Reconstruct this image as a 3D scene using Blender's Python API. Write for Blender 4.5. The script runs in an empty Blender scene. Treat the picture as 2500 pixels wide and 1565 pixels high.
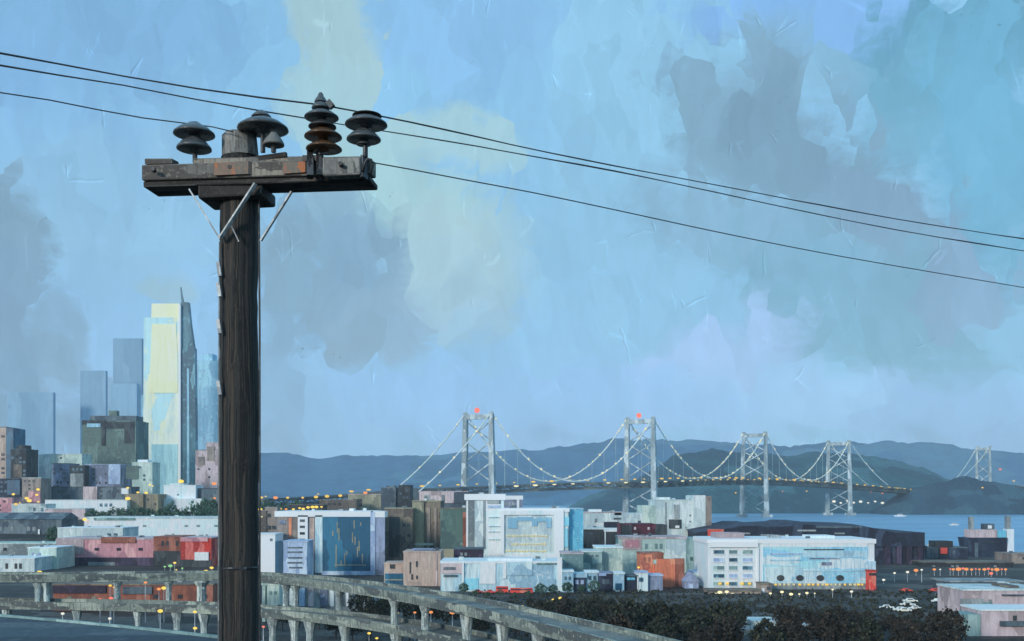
import bpy, bmesh, math, random
from mathutils import Vector, Matrix, noise
random.seed(7)
R = math.radians
S = bpy.context.scene
COL = S.collection

# ------------------------------------------------------------------ camera
F, CX, HY, CAMZ = 2500.0, 1250.0, 1211.0, 40.0
cam = bpy.data.cameras.new("camera")
camo = bpy.data.objects.new("camera", cam)
COL.objects.link(camo)
camo.location = (0, 0, CAMZ)
camo.rotation_euler = (R(90), 0, 0)
cam.sensor_width = 36.0
cam.lens = 36.0
cam.shift_y = (HY - 782.5) / 2500.0
cam.clip_start = 0.1
cam.clip_end = 40000
S.camera = camo
S.view_settings.view_transform = 'Standard'
S.view_settings.look = 'None'
S.view_settings.gamma = 1
S.view_settings.exposure = 0.0
S.cycles.max_bounces = 5
S.cycles.volume_bounces = 0
S.cycles.volume_step_rate = 5
S.cycles.use_denoising = True


def lin(c):
    out = []
    for v in c:
        v = v / 255.0
        out.append(v / 12.92 if v <= 0.04045 else ((v + 0.055) / 1.055) ** 2.4)
    return out


# ------------------------------------------------------------------ sky
SUN_AZ, SUN_EL = R(215), R(16)          # azimuth clockwise from +Y (behind the camera, to the left)
W = bpy.data.worlds.new("World")
S.world = W
W.use_nodes = True
nt = W.node_tree
nt.nodes.clear()


class G:
    """tiny node helper"""
    def __init__(s, nt): s.nt = nt
    def n(s, t, **k):
        nd = s.nt.nodes.new(t)
        for a, b in k.items(): setattr(nd, a, b)
        return nd
    def l(s, a, b): s.nt.links.new(a, b)
    def put(s, sock, v):
        if isinstance(v, bpy.types.NodeSocket): s.l(v, sock)
        else: sock.default_value = v
    def math(s, op, a, b=None, c=None):
        nd = s.n('ShaderNodeMath', operation=op)
        s.put(nd.inputs[0], a)
        if b is not None: s.put(nd.inputs[1], b)
        if c is not None: s.put(nd.inputs[2], c)
        return nd.outputs[0]
    def vmath(s, op, a, b=None):
        nd = s.n('ShaderNodeVectorMath', operation=op)
        s.put(nd.inputs[0], a)
        if b is not None:
            s.put(nd.inputs['Scale'] if op == 'SCALE' else nd.inputs[1], b)
        return nd.outputs['Value'] if op in ('LENGTH', 'DOT_PRODUCT') else nd.outputs[0]
    def mixc(s, f, a, b, mode='MIX'):
        nd = s.n('ShaderNodeMix', data_type='RGBA', blend_type=mode)
        s.put(nd.inputs[0], f); s.put(nd.inputs[6], a); s.put(nd.inputs[7], b)
        return nd.outputs[2]
    def mixv(s, f, a, b):
        nd = s.n('ShaderNodeMix', data_type='VECTOR')
        s.put(nd.inputs[0], f); s.put(nd.inputs[4], a); s.put(nd.inputs[5], b)
        return nd.outputs[1]
    def ramp(s, f, lo, hi, a=0.0, b=1.0, smooth=True):
        nd = s.n('ShaderNodeMapRange', interpolation_type='SMOOTHSTEP' if smooth else 'LINEAR')
        s.put(nd.inputs[0], f); s.put(nd.inputs[1], lo); s.put(nd.inputs[2], hi)
        s.put(nd.inputs[3], a); s.put(nd.inputs[4], b)
        return nd.outputs[0]
    def noise(s, vec, scale, detail=3.0, dim='3D', rough=0.5):
        nd = s.n('ShaderNodeTexNoise', noise_dimensions=dim)
        s.put(nd.inputs['Vector'], vec)
        nd.inputs['Scale'].default_value = scale
        nd.inputs['Detail'].default_value = detail
        nd.inputs['Roughness'].default_value = rough
        return nd
    def vor(s, vec, scale, dim='3D', feature='F1', dist='EUCLIDEAN'):
        nd = s.n('ShaderNodeTexVoronoi', voronoi_dimensions=dim, feature=feature)
        if feature != 'DISTANCE_TO_EDGE': nd.distance = dist
        s.put(nd.inputs['Vector'], vec)
        nd.inputs['Scale'].default_value = scale
        return nd


def rgba(c): return (*lin(c), 1)


def build_sky():
    g = G(nt)
    tc = g.n('ShaderNodeTexCoord')
    sep = g.n('ShaderNodeSeparateXYZ'); g.l(tc.outputs['Generated'], sep.inputs[0])
    az = g.math('ARCTAN2', sep.outputs[0], sep.outputs[1])
    el = g.math('ARCSINE', sep.outputs[2])
    cmb = g.n('ShaderNodeCombineXYZ'); g.l(az, cmb.inputs[0]); g.l(el, cmb.inputs[1])
    v = cmb.outputs[0]
    # wind-torn edges
    nz = g.noise(v, 14, 5); d0 = g.vmath('SCALE', g.vmath('SUBTRACT', nz.outputs['Color'], (.5, .5, .5)), 0.035)
    vd = g.vmath('ADD', v, d0)
    # slanted slabs of cloud of one tone each
    mp = g.n('ShaderNodeMapping', vector_type='POINT'); g.l(vd, mp.inputs[0])
    mp.inputs['Rotation'].default_value = (0, 0, R(22)); mp.inputs['Scale'].default_value = (1.35, 1, 1)
    vo = g.vor(mp.outputs[0], 19, '2D', 'F1', 'CHEBYCHEV')
    ib = g.n('ShaderNodeMapping', vector_type='TEXTURE'); g.l(vo.outputs['Position'], ib.inputs[0])
    ib.inputs['Rotation'].default_value = (0, 0, 0)
    # undo rotation/scale of the slab lookup: p = R*S*v  ->  v = S^-1 R^-1 p
    ib.inputs['Rotation'].default_value = (0, 0, R(22))
    ib2 = g.n('ShaderNodeMapping', vector_type='POINT'); g.l(ib.outputs[0], ib2.inputs[0])
    ib2.inputs['Scale'].default_value = (1 / 1.35, 1, 1)
    q = g.mixv(0.3, vd, ib2.outputs[0])
    mp2 = g.n('ShaderNodeMapping', vector_type='POINT'); g.l(vd, mp2.inputs[0]); mp2.inputs['Scale'].default_value = (1.5, .8, 1)
    vo2 = g.vor(mp2.outputs[0], 34, '2D', 'F1', 'CHEBYCHEV')

    def A(px, py):
        x = (px - CX) / F; z = (HY - py) / F
        return math.atan(x), math.atan(z / math.hypot(1, x))
    base = g.mixc(g.ramp(el, 0.0, 0.45), rgba((143, 189, 232)), rgba((134, 188, 226)))
    base = g.mixc(g.ramp(az, -.55, .5), base, rgba((134, 190, 226)))
    blobs = [
        # px, py, rx, ry, rot, colour, opacity, softness
        (100, 60, 420, 160, 5, (118, 168, 212), .75, .5),
        (120, 330, 330, 120, -10, (120, 170, 214), .5, .5),
        (1150, 60, 330, 120, 0, (132, 184, 228), .8, .4),
        (1620, 180, 260, 300, 0, (140, 194, 226), .9, .4),
        (2030, 40, 300, 110, -10, (128, 180, 234), 1, .3),
        (300, 520, 300, 160, 0, (142, 190, 220), .6, .5),
        (820, 95, 95, 170, 20, (160, 196, 206), .95, .25),
        (870, 330, 200, 90, -25, (158, 198, 210), .9, .3),
        (1130, 350, 180, 60, -12, (162, 202, 212), .85, .3),
        (980, 480, 290, 80, -8, (158, 200, 208), .9, .3),
        (1120, 610, 190, 140, 0, (164, 198, 208), .85, .4),
        (1130, 760, 150, 70, 0, (152, 188, 208), .7, .3),
        (1450, 560, 220, 200, 0, (138, 190, 222), .6, .5),
        (2330, 130, 260, 130, 10, (96, 156, 186), .95, .25),
        (2240, 290, 170, 110, 30, (104, 164, 192), .7, .3),
        (2420, 400, 150, 280, 0, (106, 172, 206), .95, .3),
        (1880, 190, 230, 90, 0, (128, 176, 206), .8, .4), (1930, 370, 320, 130, -33, (120, 160, 188), .9, .35),
        (1820, 300, 180, 140, -20, (122, 162, 188), .9, .3),
        (2010, 430, 280, 120, -35, (116, 154, 180), .95, .3),
        (2200, 570, 240, 110, -35, (120, 156, 186), .9, .3),
        (2280, 730, 160, 110, -10, (126, 164, 196), .9, .3),
        (1850, 560, 330, 90, -14, (124, 166, 194), .8, .4),
        (2040, 740, 250, 150, -38, (116, 168, 196), .9, .3),
        (2220, 880, 230, 90, -15, (116, 168, 196), .8, .3),
        (1700, 920, 200, 100, 20, (156, 194, 238), .95, .3),
        (1950, 980, 330, 90, 0, (148, 194, 236), .9, .3),
        (2400, 1020, 260, 100, 0, (136, 182, 226), .9, .3),
        (1300, 1000, 420, 100, 0, (140, 188, 236), .8, .4),
        (830, 590, 150, 110, -15, (126, 164, 190), .85, .3),
        (850, 700, 110, 140, 0, (120, 158, 186), .85, .35),
        (700, 680, 90, 150, 0, (122, 158, 182), .85, .35),
        (930, 780, 120, 90, 0, (134, 168, 194), .8, .3),
        (690, 960, 80, 180, 0, (128, 170, 204), .7, .4),
        (20, 660, 75, 190, 0, (118, 152, 176), .9, .3),
        (40, 880, 110, 200, 0, (118, 154, 184), .9, .3),
        (150, 820, 60, 110, 10, (122, 160, 188), .8, .3),
        (230, 990, 110, 90, 0, (120, 160, 194), .9, .25),
        (60, 1030, 160, 90, 0, (112, 152, 184), .9, .3),
        (420, 700, 70, 40, 0, (150, 184, 196), .6, .3),
        (1325, 1058, 30, 22, 0, (120, 166, 204), .4, .6),
        (1420, 1072, 50, 10, -5, (122, 168, 204), .4, .6),
        (2268, 1060, 46, 18, -25, (120, 164, 198), .5, .6),
        (1960, 1060, 50, 14, -20, (126, 172, 208), .5, .6),
    ]
    mdry = g.n('ShaderNodeMapping', vector_type='POINT'); g.l(vd, mdry.inputs[0]); mdry.inputs['Scale'].default_value = (1, 2.2, 1); mdry.inputs['Rotation'].default_value = (0, 0, R(-18))
    dry = g.ramp(g.noise(mdry.outputs[0], 46, 6, rough=.7).outputs['Fac'], .25, .75, -.16, .16, False)
    mdj = g.n('ShaderNodeMapping', vector_type='POINT'); g.l(vd, mdj.inputs[0]); mdj.inputs['Scale'].default_value = (1.2, .8, 1); mdj.inputs['Rotation'].default_value = (0, 0, R(-33))
    vj = g.vor(mdj.outputs[0], 31, '2D', 'F1', 'CHEBYCHEV'); sj = g.n('ShaderNodeSeparateColor'); g.l(vj.outputs['Color'], sj.inputs[0])
    so_ = g.n('ShaderNodeSeparateColor'); g.l(vo.outputs['Color'], so_.inputs[0])
    jit = g.math('ADD', dry, g.math('ADD', g.ramp(sj.outputs[0], 0, 1, -.2, .2, False), g.ramp(so_.outputs[1], 0, 1, -.22, .22, False)))
    c = base
    for i, (px, py, rx, ry, rot, colr, op, soft) in enumerate(blobs):
        ax, ey = A(px, py)
        m = g.n('ShaderNodeMapping', vector_type='TEXTURE')
        g.l(q if rx > 60 else vd, m.inputs[0])
        m.inputs['Location'].default_value = (ax, ey, 0)
        m.inputs['Rotation'].default_value = (0, 0, R(rot))
        m.inputs['Scale'].default_value = (rx / F, ry / F, 1)
        ln = g.math('ADD', g.vmath('LENGTH', m.outputs[0]), jit if rx > 60 else dry)
        f = g.ramp(ln, 1 + soft * .9, 1 - soft * .9, 0, op)
        c = g.mixc(f, c, rgba(colr))
    # each slab its own slight tone
    t1 = g.n('ShaderNodeSeparateColor'); g.l(vo.outputs['Color'], t1.inputs[0])
    t2 = g.n('ShaderNodeSeparateColor'); g.l(vo2.outputs['Color'], t2.inputs[0])
    k = g.math('ADD', g.ramp(t1.outputs[0], 0, 1, -.05, .05, False), g.ramp(t2.outputs[1], 0, 1, -.035, .035, False))
    mps = g.n('ShaderNodeMapping', vector_type='POINT'); g.l(vd, mps.inputs[0]); mps.inputs['Scale'].default_value = (34, 12, 1); mps.inputs['Rotation'].default_value = (0, 0, R(20))
    st = g.noise(mps.outputs[0], 3, 4)
    k = g.math('ADD', k, g.ramp(st.outputs['Fac'], .3, .7, -.02, .02))
    # torn bright rims
    ed = g.vor(mp2.outputs[0], 15, '2D', 'DISTANCE_TO_EDGE')
    rim = g.math('MULTIPLY', g.ramp(ed.outputs['Distance'], 0.035, 0.0, 0, 1), g.ramp(g.noise(v, 30, 2).outputs['Fac'], .55, .68, 0, .16))
    k = g.math('ADD', k, rim)
    # fine scraped ridges, light on one side and dark on the other
    mr = g.n('ShaderNodeMapping', vector_type='POINT'); g.l(vd, mr.inputs[0]); mr.inputs['Scale'].default_value = (1.3, .8, 1); mr.inputs['Rotation'].default_value = (0, 0, R(-24))
    e2 = g.vor(mr.outputs[0], 17, '2D', 'DISTANCE_TO_EDGE')
    gate = g.ramp(g.noise(v, 30, 2).outputs['Fac'], .6, .65, 0, 1)
    k = g.math('ADD', k, g.math('MULTIPLY', g.ramp(e2.outputs['Distance'], .022, .004, 0, .22), gate))
    off = g.vmath('ADD', mr.outputs[0], (.0016, -.0012, 0))
    e3 = g.vor(off, 17, '2D', 'DISTANCE_TO_EDGE')
    k = g.math('SUBTRACT', k, g.math('MULTIPLY', g.ramp(e3.outputs['Distance'], .02, .004, 0, .2), gate))
    # flecks of dark cloud dust in a few loose clusters
    fl = g.math('MULTIPLY', g.ramp(g.noise(v, 260, 2).outputs['Fac'], .66, .7, 0, .45), g.ramp(g.noise(v, 13, 1).outputs['Fac'], .67, .7, 0, 1))
    k = g.math('SUBTRACT', k, fl)
    k = g.math('ADD', k, g.ramp(el, 0.02, .22, 1.07, 1.0))
    c = g.vmath('SCALE', c, k)
    bg = g.n('ShaderNodeBackground'); g.l(c, bg.inputs[0]); bg.inputs[1].default_value = 1.17
    sky = g.n('ShaderNodeTexSky', sky_type='NISHITA')
    sky.sun_disc = False; sky.sun_elevation = SUN_EL; sky.sun_rotation = SUN_AZ
    sky.air_density = 1.2; sky.dust_density = 1.0
    b2 = g.n('ShaderNodeBackground'); g.l(sky.outputs[0], b2.inputs[0]); b2.inputs[1].default_value = 0.1
    ms = g.n('ShaderNodeMixShader'); ms.inputs[0].default_value = 0.9     # nine tenths cloud
    g.l(b2.outputs[0], ms.inputs[1]); g.l(bg.outputs[0], ms.inputs[2])
    out = g.n('ShaderNodeOutputWorld'); g.l(ms.outputs[0], out.inputs[0])
build_sky()

sl = bpy.data.lights.new("sun", 'SUN')
sl.energy = 2.2
sl.angle = R(11)
sl.color = (1.0, .96, .88)
so = bpy.data.objects.new("sun", sl)
COL.objects.link(so)
sd = Vector((math.sin(SUN_AZ) * math.cos(SUN_EL), math.cos(SUN_AZ) * math.cos(SUN_EL), math.sin(SUN_EL)))
so.rotation_euler = (-sd).to_track_quat('-Z', 'Y').to_euler()

# ------------------------------------------------------------------ helpers
def at(px, py, d):
    return Vector(((px - CX) / F * d, d, CAMZ - (py - HY) / F * d))
def X(px, d): return (px - CX) / F * d
def Z(py, d): return CAMZ - (py - HY) / F * d

LF = (0.60, 0.64, 0.68)      # how bright a white wall facing us gets under this sky (measured)
MATS = {}
def alb(c, k=1.0):
    return tuple(min(.86, max(.004, v / l * k)) for v, l in zip(lin(c), LF)) + (1,)


def paint(name, c1, c2=None, c3=None, cell=4.0, stretch=(1, 1, .45), rough=.8, bump=.3, streak=.55, metal=0.0, k=1.0):
    """weathered surface: patches of two or three near tones, streaks of wear, a rough relief"""
    if name in MATS: return MATS[name]
    m = bpy.data.materials.new(name); m.use_nodes = True
    MATS[name] = m
    t = m.node_tree; t.nodes.clear(); g = G(t)
    c2 = c2 or tuple(max(0, v - 16) for v in c1)
    c3 = c3 or tuple(min(255, v + 12) for v in c1)
    tc = g.n('ShaderNodeTexCoord')
    geo = g.n('ShaderNodeObjectInfo')
    v = g.vmath('ADD', tc.outputs['Object'], g.vmath('SCALE', g.n('ShaderNodeNewGeometry').outputs['Normal'], 3.1))
    v = g.vmath('ADD', v, g.vmath('SCALE', geo.outputs['Location'], .37))
    nz = g.noise(v, .6 / cell, 4)
    vd = g.vmath('ADD', v, g.vmath('SCALE', g.vmath('SUBTRACT', nz.outputs['Color'], (.5, .5, .5)), cell * .9))
    mp = g.n('ShaderNodeMapping'); g.l(vd, mp.inputs[0]); mp.inputs['Scale'].default_value = stretch
    vo = g.vor(mp.outputs[0], 1 / cell, '3D', 'F1', 'CHEBYCHEV')
    sc = g.n('ShaderNodeSeparateColor'); g.l(vo.outputs['Color'], sc.inputs[0])
    c = g.mixc(g.ramp(sc.outputs[0], .45, .6), alb(c1, k), alb(c2, k))
    c = g.mixc(g.ramp(sc.outputs[1], .72, .8), c, alb(c3, k))
    mp3 = g.n('ShaderNodeMapping'); g.l(v, mp3.inputs[0]); mp3.inputs['Scale'].default_value = (1, 1, .12)
    n3 = g.noise(mp3.outputs[0], 6 / cell, 6, rough=.65)
    c = g.mixc(g.ramp(n3.outputs['Fac'], .42, .66, 0, streak), c, alb(c2, k * .72))
    n4 = g.noise(v, 3.2 / cell, 7, rough=.7)
    c = g.mixc(g.ramp(n4.outputs['Fac'], .54, .66, 0, streak), c, alb(c3, k * 1.12))
    mp5 = g.n('ShaderNodeMapping'); g.l(v, mp5.inputs[0]); mp5.inputs['Scale'].default_value = (.35, .35, 1.3)
    n5 = g.noise(mp5.outputs[0], 9 / cell, 5, rough=.75)
    c = g.mixc(g.ramp(n5.outputs['Fac'], .6, .68, 0, streak * .8), c, alb(c2, k * .55))
    p = g.n('ShaderNodeBsdfPrincipled'); g.l(c, p.inputs['Base Color'])
    p.inputs['Roughness'].default_value = rough; p.inputs['Metallic'].default_value = metal
    if bump:
        b = g.n('ShaderNodeBump'); b.inputs['Strength'].default_value = bump; b.inputs['Distance'].default_value = cell * .08
        h = g.math('ADD', n4.outputs['Fac'], g.math('MULTIPLY', sc.outputs[2], .5))
        g.l(h, b.inputs['Height']); g.l(b.outputs[0], p.inputs['Normal'])
    o = g.n('ShaderNodeOutputMaterial'); g.l(p.outputs[0], o.inputs[0])
    return m


def glow(name, c, s):
    if name in MATS: return MATS[name]
    m = bpy.data.materials.new(name); m.use_nodes = True; MATS[name] = m
    t = m.node_tree; t.nodes.clear(); g = G(t)
    e = g.n('ShaderNodeEmission'); e.inputs[0].default_value = rgba(c); e.inputs[1].default_value = s
    o = g.n('ShaderNodeOutputMaterial'); g.l(e.outputs[0], o.inputs[0])
    return m


class MB:
    def __init__(s): s.v = []; s.f = []
    def quadbox(s, P):
        b = len(s.v); s.v += [tuple(p) for p in P]
        for f in ((0, 3, 2, 1), (4, 5, 6, 7), (0, 1, 5, 4), (1, 2, 6, 5), (2, 3, 7, 6), (3, 0, 4, 7)):
            s.f.append(tuple(b + i for i in f))
    def box(s, x0, x1, y0, y1, z0, z1):
        s.quadbox([(x0, y0, z0), (x1, y0, z0), (x1, y1, z0), (x0, y1, z0), (x0, y0, z1), (x1, y0, z1), (x1, y1, z1), (x0, y1, z1)])
        return s
    def bar(s, a, b, w, h=None, up=Vector((0, 0, 1))):
        a = Vector(a); b = Vector(b); h = h or w
        d = (b - a).normalized()
        if abs(d.dot(up)) > .98: up = Vector((0, 1, 0))
        r = d.cross(up).normalized() * w / 2; u = r.cross(d).normalized() * h / 2
        s.quadbox([a - r - u, a + r - u, b + r - u, b - r - u, a - r + u, a + r + u, b + r + u, b - r + u])
        return s
    def tube(s, pts, rad, n=8, caps=True):
        pts = [Vector(p) for p in pts]
        rs = rad if isinstance(rad, (list, tuple)) else [rad] * len(pts)
        b = len(s.v)
        for i, p in enumerate(pts):
            d = (pts[min(i + 1, len(pts) - 1)] - pts[max(i - 1, 0)]).normalized()
            up = Vector((0, 0, 1)) if abs(d.z) < .95 else Vector((0, 1, 0))
            r = d.cross(up).normalized(); u = r.cross(d).normalized()
            for k in range(n):
                a = 2 * math.pi * k / n
                s.v.append(tuple(p + (r * math.cos(a) + u * math.sin(a)) * rs[i]))
        for i in range(len(pts) - 1):
            for k in range(n):
                k2 = (k + 1) % n
                s.f.append((b + i * n + k, b + i * n + k2, b + (i + 1) * n + k2, b + (i + 1) * n + k))
        if caps:
            s.f.append(tuple(b + k for k in reversed(range(n))))
            e = b + (len(pts) - 1) * n
            s.f.append(tuple(e + k for k in range(n)))
        return s
    def lathe(s, c, prof, n=20):
        b = len(s.v); c = Vector(c)
        for (r, z) in prof:
            for k in range(n):
                a = 2 * math.pi * k / n
                s.v.append((c.x + r * math.cos(a), c.y + r * math.sin(a), c.z + z))
        for i in range(len(prof) - 1):
            for k in range(n):
                k2 = (k + 1) % n
                s.f.append((b + i * n + k, b + i * n + k2, b + (i + 1) * n + k2, b + (i + 1) * n + k))
        return s
    def ball(s, c, r, n=8, sq=1.0):
        prof = [(r * math.sin(math.pi * i / 6) + 1e-4, -r * sq * math.cos(math.pi * i / 6)) for i in range(7)]
        return s.lathe(c, prof, n)
    def mesh(s, name, mat, smooth=False):
        me = bpy.data.meshes.new(name); me.from_pydata(s.v, [], s.f); me.materials.append(mat)
        bm = bmesh.new(); bm.from_mesh(me); bmesh.ops.recalc_face_normals(bm, faces=bm.faces); bm.to_mesh(me); bm.free()
        if smooth:
            for p in me.polygons: p.use_smooth = True
        return me
    def build(s, name, mat, parent=None, smooth=False, bevel=0.0):
        o = bpy.data.objects.new(name, s.mesh(name, mat, smooth)); COL.objects.link(o)
        if parent: o.parent = parent
        if bevel:
            md = o.modifiers.new("bevel", 'BEVEL'); md.width = bevel; md.segments = 2; md.limit_method = 'ANGLE'
        return o


def tag(o, label=None, cat=None, group=None, kind=None):
    if label: o['label'] = label
    if cat: o['category'] = cat
    if group: o['group'] = group
    if kind: o['kind'] = kind
    return o
def empty(name, loc, label, cat, group=None):
    o = bpy.data.objects.new(name, None); COL.objects.link(o); o.location = loc
    return tag(o, label, cat, group)
def copy_tree(o, parent=None):
    c = o.copy(); COL.objects.link(c); c.parent = parent
    for ch in o.children: copy_tree(ch, c)
    return c
def sm(a, b, x):
    t = max(0, min(1, (x - a) / (b - a))); return t * t * (3 - 2 * t)

# ------------------------------------------------------------------ terrain
SH = [(-3000, 1650), (-400, 1500), (-150, 1420), (0, 1180), (90, 880), (150, 735), (250, 712), (285, 640), (345, 610), (600, 640), (3000, 900)]
def shore(x):
    for (a, da), (b, db) in zip(SH, SH[1:]):
        if a <= x <= b: return da + (db - da) * (x - a) / (b - a)
    return SH[-1][1] if x > 0 else SH[0][1]
def ground(x, d):
    z = max(3.0, 38.2 - 0.62 * max(0, d))
    z += 19 * sm(520, 820, d) * sm(170, 330, -x) * (1 - sm(1250, 1450, d))
    z += .5 * noise.noise(Vector((x * .02, d * .02, 0))) * sm(60, 120, d)
    k = sm(-14, 4, d - shore(x))
    return z * (1 - k) + (-4) * k

m_ground = paint('city ground', (42, 42, 41), (26, 25, 24), (70, 71, 69), cell=14, stretch=(.5, 1, 1), bump=.1)
m_water = paint('bay water', (92, 140, 172), (82, 130, 164), (106, 152, 184), cell=60, stretch=(.25, 1, 1), rough=.35, bump=0, streak=.15)


def build_ground():
    xs = [-2600, -1800, -1200, -900] + list(range(-760, 700, 20)) + [800, 1000, 1400, 2000, 2800]
    ds = [-300, -100, -30, 0, 10, 20, 30, 40, 50, 60, 80, 100] + list(range(130, 600, 25)) + list(range(600, 960, 10)) + list(range(960, 1640, 20)) + [1700, 1760]
    mb = MB()
    for d in ds:
        for x in xs: mb.v.append((x, d, ground(x, d)))
    n = len(xs)
    for j in range(len(ds) - 1):
        for i in range(n - 1):
            mb.f.append((j * n + i, j * n + i + 1, (j + 1) * n + i + 1, (j + 1) * n + i))
    tag(mb.build('ground', m_ground, smooth=True), 'dark city ground falling from the hill to the bay shore', None, None, 'structure')
    w = MB(); w.v = [(-5100, 560, 0), (6400, 560, 0), (6400, 6250, 0), (-5100, 6250, 0)]; w.f = [(0, 1, 2, 3)]
    tag(w.build('water', m_water), 'blue bay water beyond the city', None, None, 'structure')
build_ground()


def hill(name, label, pts, d, depth, mat, rough=.05, zmin=-5, step=12):
    px = []; x = pts[0][0]
    while x <= pts[-1][0]: px.append(x); x += step
    def yy(x):
        for (a, ya), (b, yb) in zip(pts, pts[1:]):
            if a <= x <= b:
                t = (x - a) / (b - a); t = t * t * (3 - 2 * t) * .5 + t * .5
                return ya + (yb - ya) * t
        return pts[-1][1]
    mb = MB(); dr = d + depth * .5; NR = 18
    for j in range(NR + 1):
        t = j / NR
        dd = d + depth * t
        for x in px:
            zr = Z(yy(x), dr); zr += (zr - zmin) * (.05 * noise.noise(Vector((x * .021, 3, d))) + .03 * noise.noise(Vector((x * .09, 1, d))))
            Xr = X(x, dr) * (1 + (dd - dr) / dr * .35)
            s = math.sin(math.pi * min(t, 1 - t)) if True else 0
            s = max(0, 1 - abs(2 * t - 1)) ** .8
            nn = noise.fractal(Vector((Xr / depth * 3.2, dd / depth * 3.2, 4.2)), 1.0, 2.0, 5)
            amp = (1 - s) * 1.6 + .3
            z = zmin + (zr - zmin) * max(0, s + rough * nn * 2.0 * amp * (s > 0))
            mb.v.append((Xr, dd, z))
    n = len(px)
    for j in range(NR):
        for i in range(n - 1):
            mb.f.append((j * n + i, j * n + i + 1, (j + 1) * n + i + 1, (j + 1) * n + i))
    return tag(mb.build(name, mat, smooth=True), label, None, None, 'structure')

m_hillA = paint('haze tinted hill scrub', (44, 92, 124), (34, 80, 110), (62, 104, 128), cell=300, stretch=(.6, .6, 1.6), bump=0, streak=.5)  # blue of the distance haze is put into this colour as well
m_hillB = paint('haze tinted island woods', (28, 68, 80), (20, 56, 72), (46, 88, 98), cell=70, stretch=(.6, .6, 1.4), bump=0, streak=.6)  # island tone carries some painted haze blue too
m_hillC = paint('haze tinted headland woods', (30, 60, 78), (22, 48, 66), (44, 76, 90), cell=40, stretch=(.6, .6, 1.4), bump=0, streak=.6)  # headland tone likewise tinted with haze blue
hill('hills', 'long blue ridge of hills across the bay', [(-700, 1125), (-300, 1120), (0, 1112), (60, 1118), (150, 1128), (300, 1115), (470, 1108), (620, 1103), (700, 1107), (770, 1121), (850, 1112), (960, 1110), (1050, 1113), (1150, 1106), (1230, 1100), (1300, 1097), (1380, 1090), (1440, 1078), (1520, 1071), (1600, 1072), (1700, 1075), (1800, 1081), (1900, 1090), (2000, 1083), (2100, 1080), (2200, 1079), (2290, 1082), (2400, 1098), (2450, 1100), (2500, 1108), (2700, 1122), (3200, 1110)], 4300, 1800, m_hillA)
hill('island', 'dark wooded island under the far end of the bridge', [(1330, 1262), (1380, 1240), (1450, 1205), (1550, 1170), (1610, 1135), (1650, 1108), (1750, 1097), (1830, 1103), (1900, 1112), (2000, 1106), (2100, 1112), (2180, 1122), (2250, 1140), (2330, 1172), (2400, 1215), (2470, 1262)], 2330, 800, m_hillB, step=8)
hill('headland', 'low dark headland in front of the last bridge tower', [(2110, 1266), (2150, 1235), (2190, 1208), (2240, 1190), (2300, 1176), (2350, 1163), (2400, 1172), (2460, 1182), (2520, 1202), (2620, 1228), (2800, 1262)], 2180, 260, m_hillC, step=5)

# ------------------------------------------------------------------ suspension bridge
m_steel = paint('bridge steel', (132, 146, 150), (108, 124, 130), (168, 182, 188), cell=7, bump=0, k=1.0, streak=.6)
m_deck = paint('bridge deck', (66, 74, 76), (48, 56, 62), (92, 96, 86), cell=20, bump=0)
m_cable = paint('cable', (176, 190, 184), cell=10, bump=0, k=1.1)
m_pearl = glow('pearl lamp', (244, 240, 200), 1.0)
m_amber = glow('amber lamp', (246, 204, 96), 1.1)
m_cream = glow('cream lamp', (250, 240, 190), 1.25)
m_red = glow('red beacon', (255, 130, 110), 1.2)
m_orange = glow('orange lamp', (250, 160, 100), 1.1)
m_white = glow('white lamp', (240, 240, 225), 1.1)
m_yel = glow('yellow lamp', (250, 214, 100), 1.3)

WV = Vector((38, -16, 0))
def tower_part(root, c, top, W_=WV, base=0, levels=None, deckz=60, lw=6.3, beacon=False, base_box=True):
    t = bpy.data.objects.new('tower', None); COL.objects.link(t); t.parent = root
    wd = W_.normalized()
    for s in (-.5, .5):
        b = Vector((c.x, c.y, base)) + W_ * s * 1.12; tp = Vector((c.x, c.y, top)) + W_ * s
        mb = MB(); n = 7
        for i in range(n):       # stepped, tapering leg
            a = b.lerp(tp, i / n); e = b.lerp(tp, (i + 1) / n)
            w = lw * (1.35 - .5 * i / n)
            mb.bar(a, e, w, w * 1.1, up=wd)
        mb.box(tp.x - 3, tp.x + 3, tp.y - 3, tp.y + 3, top + .2, top + 3)
        mb.build('leg', m_steel, t)
        if base_box:
            MB().box(b.x - 9, b.x + 9, b.y - 9, b.y + 9, -3, 5).build('pier', m_steel, t)
    mb = MB(); mb.bar(Vector((c.x, c.y, top - 4)) - W_ * .46, Vector((c.x, c.y, top - 4)) + W_ * .46, 5, 7)
    mb.build('top_beam', m_steel, t)
    for (z0, z1) in levels:
        mb = MB()
        k0 = .5 + .06 * (1 - z0 / top); k1 = .5 + .06 * (1 - z1 / top)
        p = lambda s, z, k: Vector((c.x, c.y, z)) + W_ * s * k
        mb.bar(p(-1, z0, k0), p(1, z1, k1), 1.7, 1.7); mb.bar(p(1, z0, k0) + Vector((0, 2, 0)), p(-1, z1, k1) + Vector((0, 2, 0)), 1.7, 1.7)
        mb.build('cross_brace', m_steel, t)
    if beacon:
        MB().ball((c.x - 2, c.y, top + 5.5), 4.0, 10).build('beacon', m_red, t)
    return t

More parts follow.
